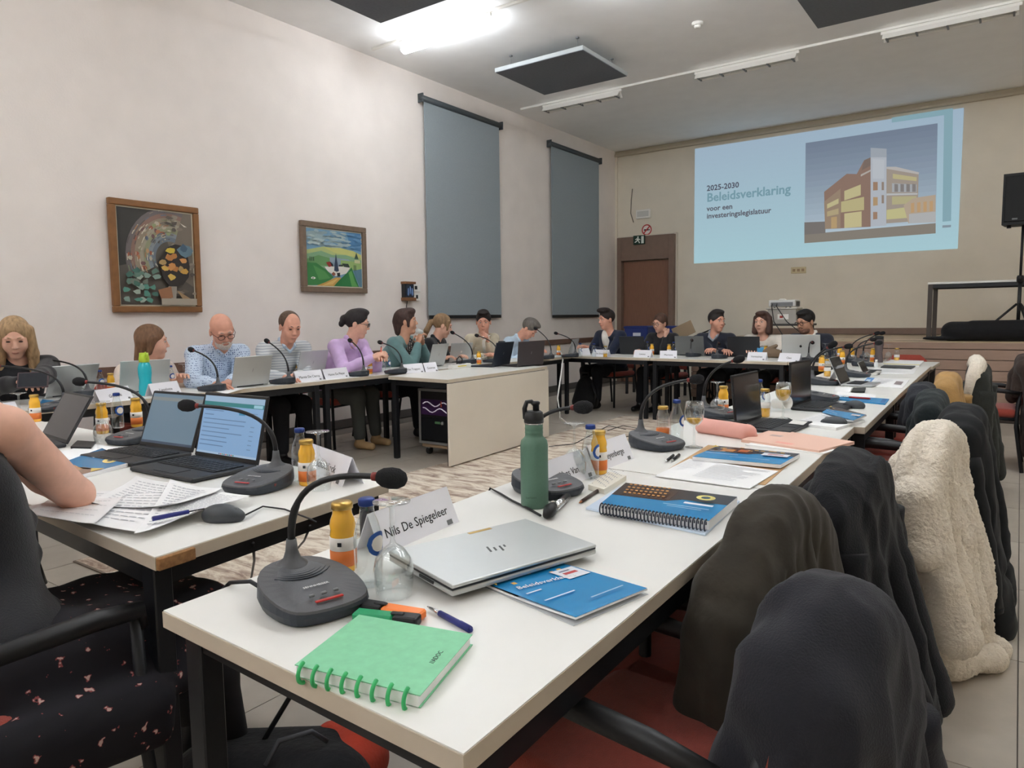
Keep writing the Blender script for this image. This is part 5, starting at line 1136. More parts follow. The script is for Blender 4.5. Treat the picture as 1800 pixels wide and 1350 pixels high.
MB().lathe([(.0005,0),(.016,0),(.018,.004),(.018,.04),(.01,.05),(.01,.065)], 14).build('body', mat('white plastic', (220,222,222), .4), t); MB().lathe([(.011,.05),(.011,.072),(.0005,.073)], 12).build('cap', white_m, t)
p = G(1362,722); t = thing('paper_cup', 'white paper cup lying behind the juice glass', 'cup', (p.x, p.y, .775), M=T3((p.x, p.y, .776)) @ RZ(D(60)) @ RX(D(78)))
MB().lathe([(.026,0),(.034,.085),(.035,.087),(.033,.087),(.025,.003),(.0005,.003)], 18).build('cup', white_m, t)
# mice
mou = sdf_mesh('shell', [('e',(0,0,.012),(.031,.055,.024),None), ('e',(0,-.012,.016),(.028,.038,.022),None), ('-e',(0,0,-.03),(.1,.1,.03),None,.004)], .004, mat('mouse grey', (62,66,70), .45))
whl = MB().lathe([(.007,-.003),(.007,.003)], 12).mesh('wheel', grey_m)
def mouse(label, px, rot, cord=None):
    b = G(*px, .75); b.z = .74
    t = inst([('shell', mou, None, []), ('wheel', whl, T3((0,.03,.029)) @ RY(PI/2), [])], 'computer_mouse', label, 'computer mouse', b, D(rot), 'computer mice')
    if cord:
        pts = [t.matrix_basis @ Vector((0,.05,.012))]+[G(a, b_, .745) for a, b_ in cord]
        Mi = t.matrix_basis.inverted(); MB().tube([Mi @ q for q in pts], .0022, 6).build('cord', black_m, t)
    return t
mouse('dark grey mouse beside the loose papers', (394,908), -62, [(462,890),(500,895),(545,912),(556,918)])
mouse('black mouse beside the open black laptop', (1465,744), 90, [(1428,738),(1400,742),(1385,735)])
mouse('black mouse beside the bent blue brochure', (1500,714), 90)
flat('plastic_card', 'white plastic card on the open black laptop', 'card', [(1386,744),(1412,747),(1420,741),(1394,738)], .7602, .001, white_m)
# left-hand table: loose papers, brochure, phone
def rumple(label, px, z, seed, layers, amp=.012):
    rnd = random.Random(seed); c = [G(a, b, z) for a, b in px]; o = sum(c, Vector())/4; o.z = z; L = [p-o for p in c]
    t = thing('paper_sheets', label, 'papers', o, 0, 'loose paper sheets')
    ph = [rnd.uniform(0, 6) for _ in range(4)]
    def f(u, v, e=0):
        q = L[0]*(1-u)*(1-v)+L[1]*u*(1-v)+L[2]*u*v+L[3]*(1-u)*v
        return (q.x, q.y, e+amp*(.5+.5*math.sin(3*u+ph[0])*math.sin(2.5*v+ph[1]))+amp*.6*abs(2*u-1)**3+amp*.5*abs(2*v-1)**4)
    MB().grid(lambda u, v: f(u, v), 16, 14).grid(lambda u, v: f(1-u, v, -.0012), 16, 14).build('sheet', pap, t)
    v = []; fc = []; cols = []
    for poly, cc in layers:
        o_ = len(v); v += [f(a, b, .0012) for a, b in poly]; fc.append(tuple(range(o_, o_+len(poly)))); cols.append(lin(cc))
    me = bpy.data.meshes.new('print'); me.from_pydata(v, [], fc); me.materials.append(print_mat('paper print', .45)); at = me.color_attributes.new('Col', 'FLOAT_COLOR', 'CORNER')
    for p_, c_ in zip(me.polygons, cols):
        for li in p_.loop_indices: at.data[li].color = (*c_, 1)
    mk('print', me, t)
def small_lines(n, seed, c=(176,178,186)):
    r = random.Random(seed); o = []
    for i in range(n):
        y = .9-.8*i/n; x = .08
        while x < .85:
            w_ = r.uniform(.03,.07); o.append((R4(x, y, x+w_, y+.012), c)); x += w_+.015
    return o
rumple('loose handwritten sheets at the left of the paper spread', [(40,902),(250,950),(345,868),(135,872)], .7415, 11, small_lines(10, 1))
rumple('rumpled sheet hanging at the corner under the elbow', [(45,912),(165,935),(215,885),(95,880)], .7485, 12, small_lines(4, 2))
rumple('printed sheet on top beside the mouse', [(236,946),(352,908),(440,880),(300,852)], .7525, 13, small_lines(16, 3), .01)
rumple('sheet with upturned corner before the lit laptop', [(150,892),(300,905),(392,872),(240,852)], .7475, 14, small_lines(12, 4), .016)
t, bil = flat('brochure', 'blue brochure with yellow emblem beside the grey-screened laptop', 'brochure', [(95,818),(140,836),(236,812),(180,787)], .7402, .012, pap); reprint(t, bil, [(R4(.02,.02,.98,.98), (24,120,176)), ([(.02,.02),(.4,.02),(.6,.25),(.98,.4),(.98,.02)],(150,120,100)), (R4(.2,.06,.7,.2),(196,150,110)), (ELL(.68,.72,.12,.13,16),(232,206,120)), (ELL(.68,.72,.05,.055,10),(80,90,84)), (R4(.2,.6,.34,.64),(230,240,246)), ([(.8,.3),(.98,.45),(.98,.2)],(230,200,110))], .012, 0)
flat('paper_sheets', 'white papers beneath the blue brochure at the left', 'papers', [(88,800),(150,815),(225,790),(160,779)], .7402, .002, pap)
flat('mobile_phone', 'black phone near an upturned glass', 'phone', [(124,785),(160,786),(168,776),(136,774)], .7402, .009, black_m)
t, bil = flat('brochure', 'small blue brochure partly hidden by the arm', 'brochure', [(44,778),(88,786),(96,776),(58,766)], .7402, .006, pap); reprint(t, bil, cover(12), .006, 0)
flat('brochure', 'blue edged brochure before the blonde woman', 'brochure', [(68,712),(92,714),(96,704),(74,702)], .7402, .006, mat('brochure blue', blue, .35))
# wall-side tables: papers, power strip, sundries
flat('paper_sheets', 'white papers under the hands of the bald man', 'papers', [(352,682),(398,692),(432,682),(392,674)], .7402, .003, pap)
flat('paper_sheets', 'papers before the woman in lilac', 'papers', [(596,646),(640,656),(672,650),(630,642)], .7402, .004, pap)
flat('paper_sheets', 'papers before the woman in teal', 'papers', [(700,642),(738,648),(756,641),(716,637)], .7402, .004, pap)
a = G(808,647); t = thing('power_strip', 'white power strip with black plug on the panelled desk', 'power strip', (a.x, a.y, .74), D(98))
MB().box((0,0,.02), (.36,.06,.04), 0, .008, seg=2).build('strip_body', white_m, t); MB().box((0,-.0305,.022), (.16,.002,.01)).build('yellow_label', mat('yellow label', (226,206,90), .5), t)
for x in (-.1,0,.1): MB().lathe([(.02,.0395),(.019,.041)], 14).build('outlet', grey_m, t, T3((x,0,0)))
MB().tube([(-.05,.0,.042),(-.05,.0,.09),(0,.0,.12),(.05,.0,.09),(.05,.0,.042)], .006, 8).build('plug_cord', black_m, t)
p = [G(1014,622)]; tag(MB().tube([G(975,622), G(985,622)+Vector((0,0,.03)), G(990,627)+Vector((0,0,.0)), PY(986,660,7.0), PY(980,700,6.7), PY(985,735,6.0), G(1003,748,0.02)], .009, 8).build('power_cable', white_m), 'thick white power cable hanging from the far corner tables', 'cable')
p = on_table(G(1340,622)); t = thing('blue_pouch', 'blue pouch standing before the woman in the white jumper', 'pouch', p, D(8))
MB().box((0,0,.06), (.12,.04,.12), 0, .012, seg=2).build('pouch_body', mat('pouch blue', (70,150,200), .5), t); MB().tube([(-.04,0,.12),(0,0,.135),(.04,0,.12)], .004, 6).build('zip', dark_m, t)
p = on_table(G(1356,627)); t = thing('paper_wrapper', 'crumpled brown paper wrapper before the woman in the white jumper', 'wrapper', p, D(8))
mk('wrapper_body', sdf_mesh('wrapper_body', [('c',(-.05,0,.06),(.06,.02,.05),.05,.05,.02), ('c',(-.03,.02,.1),(.05,.0,.14),.03,.02,.02)], .01, mat('kraft brown', (128,108,88), .8, bump=.6, bscale=40)), t)
p = G(913,640); t = thing('travel_mug', 'black travel mug behind the graphite laptop', 'mug', p+Vector((-.32,.12,0)))
MB().lathe([(.0005,0),(.034,0),(.038,.19),(.038,.2)], 18).build('mug_body', black_m, t); MB().lathe([(.041,.2),(.041,.235),(.03,.24),(.0005,.24)], 18).build('mug_lid', black_m, t)
# ---------------------------------------------------------------- bags on the floor, loose cables
t = thing('backpack', 'black backpack standing under the far corner table', 'backpack', (-4.72,8.32,0), D(20))
mk('bag_body', sdf_mesh('bag_body', [('c',(0,0,.1),(.0,.02,.36),.12,.08,.05), ('c',(-.08,0,.09),(-.05,.02,.3),.1,.07,.05), ('c',(.08,0,.09),(.05,.02,.3),.1,.07,.05)], .012, fabric('backpack black', (16,16,18), .3, 60)), t, T3((0,0,.012)))
MB().tube([(-.05,0,.42),(-.04,0,.49),(.04,0,.49),(.05,0,.42)], .01, 8).build('handle', black_m, t); MB().tube([(.1,-.08,.36),(.16,-.1,.2),(.12,-.1,.05)], .014, 8).build('strap', black_m, t)
t = thing('shoulder_bag', 'black and red cloth bag on the floor under the near table', 'bag', (-1.42,1.02,0), D(25))
mk('bag_body', sdf_mesh('bag_body', [('c',(-.22,0,.09),(.12,.0,.1),.09,.1,.06), ('c',(-.18,.1,.08),(.08,.12,.09),.08,.09,.06), ('c',(-.32,-.02,.05),(-.2,0,.06),.045,.06,.04)], .012, fabric('bag black', (26,27,30), .3, 60)), t)
mk('red_flap', sdf_mesh('red_flap', [('c',(.12,-.04,.1),(.14,.12,.11),.08,.075,.04), ('c',(.05,.15,.13),(.12,.13,.13),.05,.06,.03)], .01, fabric('bag red', (190,66,44), .3, 80)), t)
MB().tube([(-.02,-.06,.19),(.0,-.03,.235),(.06,.02,.235),(.09,.04,.2)], .006, 8).build('handle', mat('strap grey', (70,72,78), .5), t); MB().tube([(-.1,.05,.16),(-.02,.1,.3),(-.05,.16,.62)], .007, 6).build('strap', black_m, t)
for i, (lb, pts) in enumerate([('black cable hanging from the chipped-corner table to the rug', [(445,955,.70),(447,985,.5),(441,1020,.2),(438,1030,.02)]), ('second black cable hanging below the lit laptop table', [(545,925,.7),(535,950,.45),(505,985,.2),(495,1000,.02)]), ('thin black cable looping over the rug beyond the flask', [(1100,755,.012),(1070,748,.012),(1010,780,.012),(965,785,.012)]), ('black cable curling on the rug beside the pink case microphone', [(1068,757,.012),(1095,748,.012),(1145,758,.012),(1120,765,.012),(1080,770,.012)]), ('short cable from the green notebook microphone over the table edge', [(470,1040,.748),(440,1022,.755),(405,1024,.752),(392,1035,.6)])]):
    tag(MB().tube([G(a, b, c) for a, b, c in pts], .004, 6).build('cable', black_m), lb, 'cable')
# ================================================================ PEOPLE
def skin(name, c): return mat('skin '+name, c, .55, noise=.06, scale=30, spec=.35)
def nv(v): return np.array(v, float)
def hand_prims(W, d, n, side_sign, curl, s, spread=.02):
    d = Vector(d).normalized(); n = Vector(n); n = (n-d*n.dot(d)).normalized(); sd = d.cross(n)*side_sign
    P = []; Rm = np.array([list(sd), list(d), list(n)]).T
    P.append(('e', tuple(W+d*.048*s), (.037*s,.055*s,.017*s), Rm, .012))
    for i, L in enumerate((.072,.08,.075,.06)):
        b = W+d*.085*s+sd*(.03-.02*i)*s; a = D(curl*.6+6*i); q = b
        for j, f in enumerate((.45,.32,.25)):
            dd = d*math.cos(a)-n*math.sin(a)+sd*(.12-.08*i); dd.normalize(); e = q+dd*L*s*f
            P.append(('c', tuple(q), tuple(e), (.0092-.0008*j)*s, (.0086-.001*j)*s, .005)); q = e; a += D(curl*.7)
    b = W+d*.02*s+sd*.03*s; dd = (d*.55+sd*.7-n*.35).normalized(); e = b+dd*.045*s; P.append(('c', tuple(b), tuple(e), .013*s, .011*s, .008))
    dd = (d*.9+sd*.25-n*.35).normalized(); P.append(('c', tuple(e), tuple(e+dd*.034*s), .0105*s, .008*s, .005))
    return P
def ik(S, W, l1, l2, pole):
    v = W-S; L = v.length; mx = (l1+l2)*.995
    if L > mx: W = S+v*(mx/L); v = W-S; L = mx
    a = (l1*l1-l2*l2+L*L)/(2*L); h = math.sqrt(max(0, l1*l1-a*a)); u = v/L
    p = pole-u*pole.dot(u); p.normalize(); return S+u*a+p*h, W
def person(label, head, hth, pitch, roll, bth, pelvis, hands, sk, hair, top, s=1.07, legs='trouser black', shoes=None, extras=(), h=.006, shR=None, curl=(30,30), knees=None, sleeve='long', ndir=(None,None), lean=None, noface=False, chair_lbl=None, chair_face=None, chair_off=.06, feet=None, elbow=None):
    O = Vector((pelvis[0], pelvis[1], 0)); Hc = Vector(head)-O
    F = Vector((-math.sin(D(bth)), math.cos(D(bth)), 0)); R = Vector((math.cos(D(bth)), math.sin(D(bth)), 0)); U = Vector((0,0,1))
    HM = RZ(D(hth)) @ RX(D(-pitch)) @ RY(D(roll)); hr, hf, hu = (HM.col[i].to_3d() for i in range(3)); Rh = np.array([list(hr), list(hf), list(hu)]).T
    def hp_(x, y, z): return tuple(Hc+s*(x*hr+y*hf+z*hu))
    def E(x, y, z, a, b, c, k=.02, neg=False): return ('-e' if neg else 'e', hp_(x, y, z), (a*s, b*s, c*s), Rh, k*s)
    def C(a, b, ra, rb, k=.012, neg=False): return ('-c' if neg else 'c', hp_(*a), hp_(*b), ra*s, rb*s, k*s)
    t = thing('person', label, 'person', O)
    hip = Vector((0,0,.52)); N = Hc-hu*.16*s-hf*.028*s; N.z = min(N.z, Hc.z-.115*s)
    sp = N-hip; spu = sp.normalized(); tl = sp.length
    Rb = np.array([list(R), list(F), list(U)]).T; fwd = R.cross(spu)*-1; fwd = spu.cross(R).normalized(); Rt = np.array([list(R), list(fwd), list(spu)]).T
    S = [N-spu*.05*s+R*sg*.175*s for sg in (1, -1)]
    if shR is not None: S[0] = Vector(shR)-O
    chest = hip+sp*.66; belly = hip+sp*.3
    def torso(g):
        P = [('e', tuple(hip), (.165*s+g,.13*s+g,.12*s+g), Rb, .05), ('e', tuple(belly), (.15*s+g,.115*s+g,.16*s+g), Rt, .06), ('e', tuple(chest+(S[0]+S[1]-2*N)*.12), (.165*s+g,.115*s+g,.17*s+g), Rt, .06)]
        P.append(('c', tuple(hip), tuple(chest+(S[0]+S[1]-2*N)*.12), .112*s+g, .115*s+g, .06))
        for q in S:
            if sleeve == 'none' and g > 0: P.append(('c', tuple(N-spu*.04*s), tuple(N.lerp(q,.9)-spu*.02*s), .058*s, .056*s, .03))
            else: P.append(('c', tuple(N-spu*.03*s), tuple(q), .058*s+g, .06*s+g, .04))
        return P
    body = torso(-.012)
    arms = []; W_ = []
    for i, sg in enumerate((1, -1)):
        W0 = Vector(hands[i])-O
        pole = (R*sg*.55-U*.6-F*.35)
        el, wr = ik(S[i], W0, .29*s, .255*s, pole)
        if i == 0 and elbow is not None: el = Vector(elbow)-O; wr = el+(W0-el).normalized()*.255*s
        arms.append((S[i], el, wr)); W_.append(wr)
        body += [('c', tuple(S[i]), tuple(el), .05*s, .041*s, .02), ('c', tuple(el), tuple(el.lerp(wr,.4)), .041*s, .039*s, .015), ('c', tuple(el.lerp(wr,.4)), tuple(wr), .039*s, .026*s, .015)]
        dd = (wr-el).normalized()*.75+F*.25; nn = Vector(ndir[i]) if ndir[i] is not None else U
        if ndir[i] is not None: dd = (wr-el).normalized()
        body += hand_prims(wr, dd, nn, -sg, curl[i], s)
    # head and neck
    body += [('c', tuple(N-spu*.02*s), hp_(0,-.012,-.06), .058*s, .052*s, .025), E(0,-.014,.034,.075,.094,.087), E(0,.024,-.03,.06,.066,.082,.03), E(0,.058,-.095,.026,.022,.02,.025), E(.036,.046,-.03,.026,.03,.03,.02), E(-.036,.046,-.03,.026,.03,.03,.02),
             C((0,.083,.018),(0,.102,-.02), .006,.0105,.01), E(.01,.093,-.025,.008,.008,.006,.006), E(-.01,.093,-.025,.008,.008,.006,.006), E(.028,.08,.032,.024,.012,.008,.012), E(-.028,.08,.032,.024,.012,.008,.012),
             E(0,.083,-.054,.022,.011,.0045,.006), E(0,.082,-.063,.019,.0115,.005,.006), E(.031,.094,.012,.014,.012,.009,.01,True), E(-.031,.094,.012,.014,.012,.009,.01,True),
             E(.077,-.008,-.006,.008,.019,.031,.008), E(-.077,-.008,-.006,.008,.019,.031,.008)]
    legp = []; sh = []
    for sg in (1, -1):
        kn = hip+R*sg*.1*s+F*.43*s+Vector((0,0,-.0)); kn.z = .5
        if knees and knees[0 if sg > 0 else 1] is not None: kn = Vector(knees[0 if sg > 0 else 1])-O
        an = Vector((kn.x, kn.y, .09))+F*.03+R*sg*.02
        if feet and feet[0 if sg > 0 else 1] is not None: an = Vector(feet[0 if sg > 0 else 1])-O
        hj = hip+R*sg*.085*s-Vector((0,0,.01)); legp.append((hj, kn, an)); sh.append(an)
    skirt = legs.startswith('skirt')
    if skirt:
        mk('tights', sdf_mesh('tights', [q for hj, kn, an in legp for q in (('c', tuple(kn), tuple(kn.lerp(an,.4)), .055, .052, .02), ('c', tuple(kn.lerp(an,.4)), tuple(an), .052, .038, .02))], .009, mat('tights black', (22,20,22), .8)), t)
        for hj, kn, an in ():  body += [('c', tuple(kn), tuple(an), .05, .036, .02), ('c', tuple(hj), tuple(kn), .075, .055, .02)]
    mk('body', sdf_mesh('body', body, h, sk), t)
    # clothes
    tp = torso(.004)
    for a, el, wr in arms:
        if sleeve == 'long': tp += [('c', tuple(a), tuple(el), .061*s, .054*s, .025), ('c', tuple(el), tuple(el.lerp(wr,.55)), .054*s, .047*s, .02), ('c', tuple(el.lerp(wr,.55)), tuple(el.lerp(wr,.93)), .047*s, .037*s, .02), ('e', tuple(el), (.058*s,.058*s,.058*s), None, .02)]
        elif sleeve == 'short': tp += [('c', tuple(a), tuple(a.lerp(el,.12)), .058*s, .056*s, .02)]
    rnd = random.Random(len(label))
    for k in range(5): q = hip+sp*(.15+.12*k); tp.append(('c', tuple(q+R*rnd.uniform(-.12,-.02)+fwd*.118*s), tuple(q+R*rnd.uniform(.02,.12)+fwd*.118*s+U*rnd.uniform(-.03,.03)), .012, .014, .025))
    tp.append(('-c', tuple(N+spu*.02*s+fwd*.02*s), tuple(N+spu*.14*s+hf*.05*s), .062*s, .075*s, .012))
    mk(top[0], sdf_mesh(top[0], tp, .0085, top[1]), t)
    lp = [('e', tuple(hip-Vector((0,0,.02))), (.175*s,.14*s,.12*s), Rb, .05)]
    lm = mat(legs, (86,90,88) if 'grey' in legs else (26,27,32), .9) if not skirt else extras_mat(legs)
    for hj, kn, an in legp:
        lp += [('c', tuple(hj), tuple(kn), .092*s, .07*s, .03), ('e', tuple(kn), (.07*s,)*3, None, .03)]
        if not skirt: lp += [('c', tuple(kn), tuple(kn.lerp(an,.9)), .068*s, .052*s, .025)]
    if skirt: lp += [('c', tuple(hip+R*.16*s+Vector((0,0,-.07))), tuple(legp[0][1]-F*.12+R*.07+Vector((0,0,-.07))), .05, .05, .05), ('c', tuple(hip+R*.225*s-F*.1+Vector((0,0,-.08))), tuple(legp[0][1]-F*.22+R*.13+Vector((0,0,-.08))), .05, .05, .05), ('c', tuple(hip+R*.235*s-F*.1+Vector((0,0,-.14))), tuple(legp[0][1]-F*.22+R*.14+Vector((0,0,-.14))), .035, .035, .04)]
    if skirt: lp += [('c', tuple(legp[0][0].lerp(legp[0][1],f)), tuple(legp[1][0].lerp(legp[1][1],f)), .085*s, .085*s, .05) for f in (.3,.6,.95)]
    mk('skirt' if skirt else 'trousers', sdf_mesh('legs', lp, .012, lm), t)
    for an in sh:
        mk('shoe', sdf_mesh('shoe', [('c', tuple(an+Vector((0,0,-.045))-F*.02), tuple(an+F*.14+Vector((0,0,-.058))), .042, .034, .02), ('c', tuple(an+Vector((0,0,.0))), tuple(an+Vector((0,0,-.04))), .042, .042, .02)], .01, shoes or mat('shoe black', (20,20,22), .4)), t)
    # hair
    st, hc_ = hair; hm = mat('hair %d_%d_%d' % hc_, hc_, .6, noise=.3, scale=60, bump=.5, bscale=140, stretch=(1,1,.25)) if hc_ else None
    cap = [E(0,-.02,.04,.083,.1,.092,.02)]
    face = [E(0,.1,-.035,.066,.072,.1,.015,True)]
    if st == 'short': hp2 = cap+[E(0,.02,.11,.06,.07,.03,.03)]+face+[E(0,.03,-.12,.12,.13,.1,.02,True), E(0,.16,.02,.1,.08,.06,.02,True)]
    elif st == 'quiff': hp2 = cap+[E(.02,.05,.125,.055,.05,.03,.03), E(-.03,.02,.12,.05,.06,.03,.03)]+face+[E(0,.03,-.12,.12,.13,.1,.02,True), E(0,.15,.02,.1,.07,.07,.02,True)]
    elif st == 'receding': hp2 = [E(0,-.025,.035,.081,.097,.089,.02), E(0,.12,.03,.1,.1,.12,.02,True), E(0,.03,-.12,.12,.13,.1,.02,True)]
    elif st == 'bob': hp2 = cap+[C((.07,-.01,.05),(.078,.02,-.1),.035,.032), C((-.07,-.01,.05),(-.078,.02,-.1),.035,.032), C((0,-.07,.02),(0,-.075,-.1),.06,.06,.03), C((.05,-.05,.0),(.055,-.05,-.105),.045,.04,.03), C((-.05,-.05,.0),(-.055,-.05,-.105),.045,.04,.03), E(0,.04,.1,.06,.05,.03,.02), E(.008,.12,-.02,.056,.078,.1,.012,True)]
    elif st == 'long': hp2 = cap+[C((.07,.0,.05),(.085,.03,-.1),.034,.034), C((.085,.03,-.1),(.09,.06,-.26),.034,.028), C((-.07,.0,.05),(-.085,.02,-.1),.034,.034), C((-.085,.02,-.1),(-.09,.04,-.24),.034,.028), C((0,-.07,.02),(0,-.08,-.2),.065,.06,.03), E(0,.12,-.01,.06,.078,.1,.014,True)]
    elif st == 'tied': hp2 = cap+[E(0,-.09,-.02,.05,.045,.06,.03)]+face+[E(0,.05,-.13,.12,.1,.1,.02,True)]
    elif st == 'loose': hp2 = cap+[C((.04,-.06,.0),(.03,-.08,-.12),.05,.035,.03), C((-.04,-.06,.0),(-.03,-.08,-.13),.05,.035,.03), C((.07,.0,.03),(.075,-.02,-.07),.03,.02), C((-.07,.0,.03),(-.075,-.02,-.07),.03,.02)]+face
    elif st == 'bun': hp2 = cap+[E(0,-.115,.02,.042,.04,.042,.015), E(.02,-.13,-.02,.025,.025,.03,.012), E(0,.03,.115,.055,.055,.03,.03)]+face+[E(0,.05,-.13,.12,.11,.1,.02,True)]
    elif st == 'pony': hp2 = cap+[E(0,-.115,.01,.026,.03,.026,.012), C((0,-.13,.0),(.01,-.15,-.1),.03,.03), C((.01,-.15,-.1),(.01,-.14,-.17),.03,.012), C((.065,.04,.06),(.072,.05,-.03),.02,.01)]+face+[E(0,.05,-.13,.12,.11,.1,.02,True)]
    elif st == 'pixie': hp2 = cap+[E(0,.045,.1,.07,.05,.035,.03), C((.07,.02,.02),(.074,.02,-.04),.02,.012), C((-.07,.02,.02),(-.074,.02,-.04),.02,.012), C((0,-.08,0),(0,-.075,-.09),.05,.04,.03)]+[E(0,.11,-.045,.064,.07,.09,.015,True)]
    else: hp2 = None
    if hp2:
        n0 = [q for q in hp2 if q[0][0] != '-']; n1 = [q for q in hp2 if q[0][0] == '-']
        mk('hair', sdf_mesh('hair', n0+n1, .0055, hm), t)
    Mhd = T3(Hc) @ HM @ Matrix.Scale(s, 4)
    if not noface:
        dk = mat('eye dark', (46,34,30), .3); lip = mat('lip', (186,116,104), .5)
        for sg in (1, -1):
            ey = MB().ell((sg*.031,.079,.011), (.0125,.006,.0045 if pitch > 14 else .0065), 8).build('eye', mat('eye white', (214,206,200), .3) if pitch <= 14 else dk, t, Mhd)
            if pitch <= 14: MB().ell((sg*.031,.084,.011), (.0055,.003,.0058), 8).build('iris', dk, ey)
            MB().tube([(sg*.014,.0875,.034),(sg*.03,.086,.039),(sg*.046,.075,.033)], [.003,.0042,.002], 6).build('eyebrow', hm if hc_ else mat('brow grey', (150,140,130), .7), t, Mhd)
        MB().ell((0,.088,-.0585), (.019,.005,.0055), 10).build('lips', lip, t, Mhd)
    for e in extras:
        if e[0] == 'glasses':
            gm = mat('spectacle '+e[1], e[2], .35); g = thing_part('glasses', t)
            for sg in (1, -1):
                MB().tube([(sg*.033+.023*math.cos(a), .099, .008+.019*math.sin(a)) for a in [2*PI*i/14 for i in range(15)]], .0024, 6).build('rim', gm, g, Mhd)
                MB().tube([(sg*.056,.097,.012),(sg*.074,.06,.014),(sg*.08,-.01,.01)], .002, 6).build('temple', gm, g, Mhd)
            MB().tube([(-.01,.1,.012),(0,.103,.015),(.01,.1,.012)], .0022, 6).build('bridge', gm, g, Mhd)
        elif e[0] == 'collar':
            q = N+spu*.01*s; mk('collar', sdf_mesh('collar', [('c', tuple(q+R*.05*s+fwd*(-.03)*s+spu*.02), tuple(q+R*.045*s+fwd*.045*s), .018, .014, .01), ('c', tuple(q-R*.05*s-fwd*.03*s+spu*.02), tuple(q-R*.045*s+fwd*.045*s), .018, .014, .01), ('c', tuple(q+R*.05*s-fwd*.03*s+spu*.02), tuple(q-R*.05*s-fwd*.03*s+spu*.02), .018, .018, .02), ('c', tuple(q+R*.045*s+fwd*.045*s), tuple(q+fwd*.075*s-spu*.035), .014, .01, .01), ('c', tuple(q-R*.045*s+fwd*.045*s), tuple(q+fwd*.075*s-spu*.035), .014, .01, .01)], .006, e[1]), t)
        elif e[0] == 'front':
            mk('shirt_front', sdf_mesh('shirt_front', [('e', tuple(chest+fwd*.045*s+spu*.06*s), (e[2]*s,.09*s,.17*s), Rt, .02), ('e', tuple(chest+fwd*.055*s-spu*.08*s), (e[2]*.7*s,.085*s,.16*s), Rt, .02)], .008, e[1]), t)
        elif e[0] == 'beard':
            mk('beard', sdf_mesh('beard', [E(0,.035,-.075,.058,.056,.048,.01), E(0,.066,-.09,.03,.022,.024,.02), C((.022,.088,-.046),(-.022,.088,-.046),.006,.006), E(0,.09,-.058,.02,.02,.01,.006,True), E(0,.1,-.01,.05,.05,.03,.01,True)], .005, mat('beard %d' % e[1][0], e[1], .8, noise=.2, scale=90, bump=.4, bscale=200)), t)
        elif e[0] == 'pen':
            w0 = W_[e[1]]; d0 = Vector(e[3]).normalized(); q = w0+(arms[e[1]][2]-arms[e[1]][1]).normalized()*.075*s
            pt = thing('held_pen', e[4], 'pen', (0,0,0), M=T3(O+q) @ d0.to_track_quat('Z','Y').to_matrix().to_4x4()); MB().tube([(0,0,-.07),(0,0,.06)], .0055, 8).build('barrel', e[2], pt); MB().tube([(0,0,.06),(0,0,.075)], [.005,.0015], 8).build('tip', dark_m, pt)
    if chair_lbl:
        cf = bth if chair_face is None else chair_face; c = O-Vector((-math.sin(D(cf)), math.cos(D(cf)), 0))*(-.0)-F*.0
        chair(chair_lbl, O.x+F.x*chair_off, O.y+F.y*chair_off, cf, 'red chairs of seated people')
    return t, W_, O, arms
def thing_part(name, parent):
    o = bpy.data.objects.new(name, None); COL.objects.link(o); o.parent = parent; o.empty_display_size = .02; return o
def extras_mat(n):
    if n in _M: return _M[n]
    m = mat(n, (26,24,30), .9); nt = m.node_tree; b = nt.nodes['Principled BSDF']; tc = nt.nodes.new('ShaderNodeTexCoord'); v = nt.nodes.new('ShaderNodeTexVoronoi'); v.inputs['Scale'].default_value = 30
    r = nt.nodes.new('ShaderNodeValToRGB'); r.color_ramp.interpolation = 'CONSTANT'; r.color_ramp.elements[0].color = (*lin((206,176,166)), 1); r.color_ramp.elements[1].position = .2; r.color_ramp.elements[1].color = (*lin((24,22,28)), 1)
    e = r.color_ramp.elements.new(.27); e.color = (*lin((24,22,28)), 1); e2 = r.color_ramp.elements.new(.14); e2.color = (*lin((140,70,70)), 1)
    ns = nt.nodes.new('ShaderNodeTexNoise'); ns.inputs['Scale'].default_value = 55; va = nt.nodes.new('ShaderNodeVectorMath'); va.operation = 'MULTIPLY_ADD'; va.inputs[1].default_value = (.035,.035,.035); nt.links.new(tc.outputs['Object'], ns.inputs['Vector']); nt.links.new(ns.outputs['Color'], va.inputs[0]); nt.links.new(tc.outputs['Object'], va.inputs[2])
    nt.links.new(va.outputs[0], v.inputs['Vector']); nt.links.new(v.outputs['Distance'], r.inputs[0]); nt.links.new(r.outputs[0], b.inputs['Base Color']); return m
def cloth(name, c, n=.1, b=.25): return mat('cloth '+name, c, .92, noise=n, scale=18, bump=b, bscale=260, sheen=.2)
def pattern_mat(name, base, dots, scale=90):
    m = mat(name, base, .9); nt = m.node_tree; b = nt.nodes['Principled BSDF']; tc = nt.nodes.new('ShaderNodeTexCoord'); v = nt.nodes.new('ShaderNodeTexVoronoi'); v.inputs['Scale'].default_value = scale; v.inputs['Randomness'].default_value = .35
    r = nt.nodes.new('ShaderNodeValToRGB'); r.color_ramp.interpolation = 'CONSTANT'; r.color_ramp.elements[0].color = (*lin(dots), 1); r.color_ramp.elements[1].position = .3; r.color_ramp.elements[1].color = (*lin(base), 1)
    nt.links.new(tc.outputs['Object'], v.inputs['Vector']); nt.links.new(v.outputs['Distance'], r.inputs[0]); nt.links.new(r.outputs[0], b.inputs['Base Color']); return m
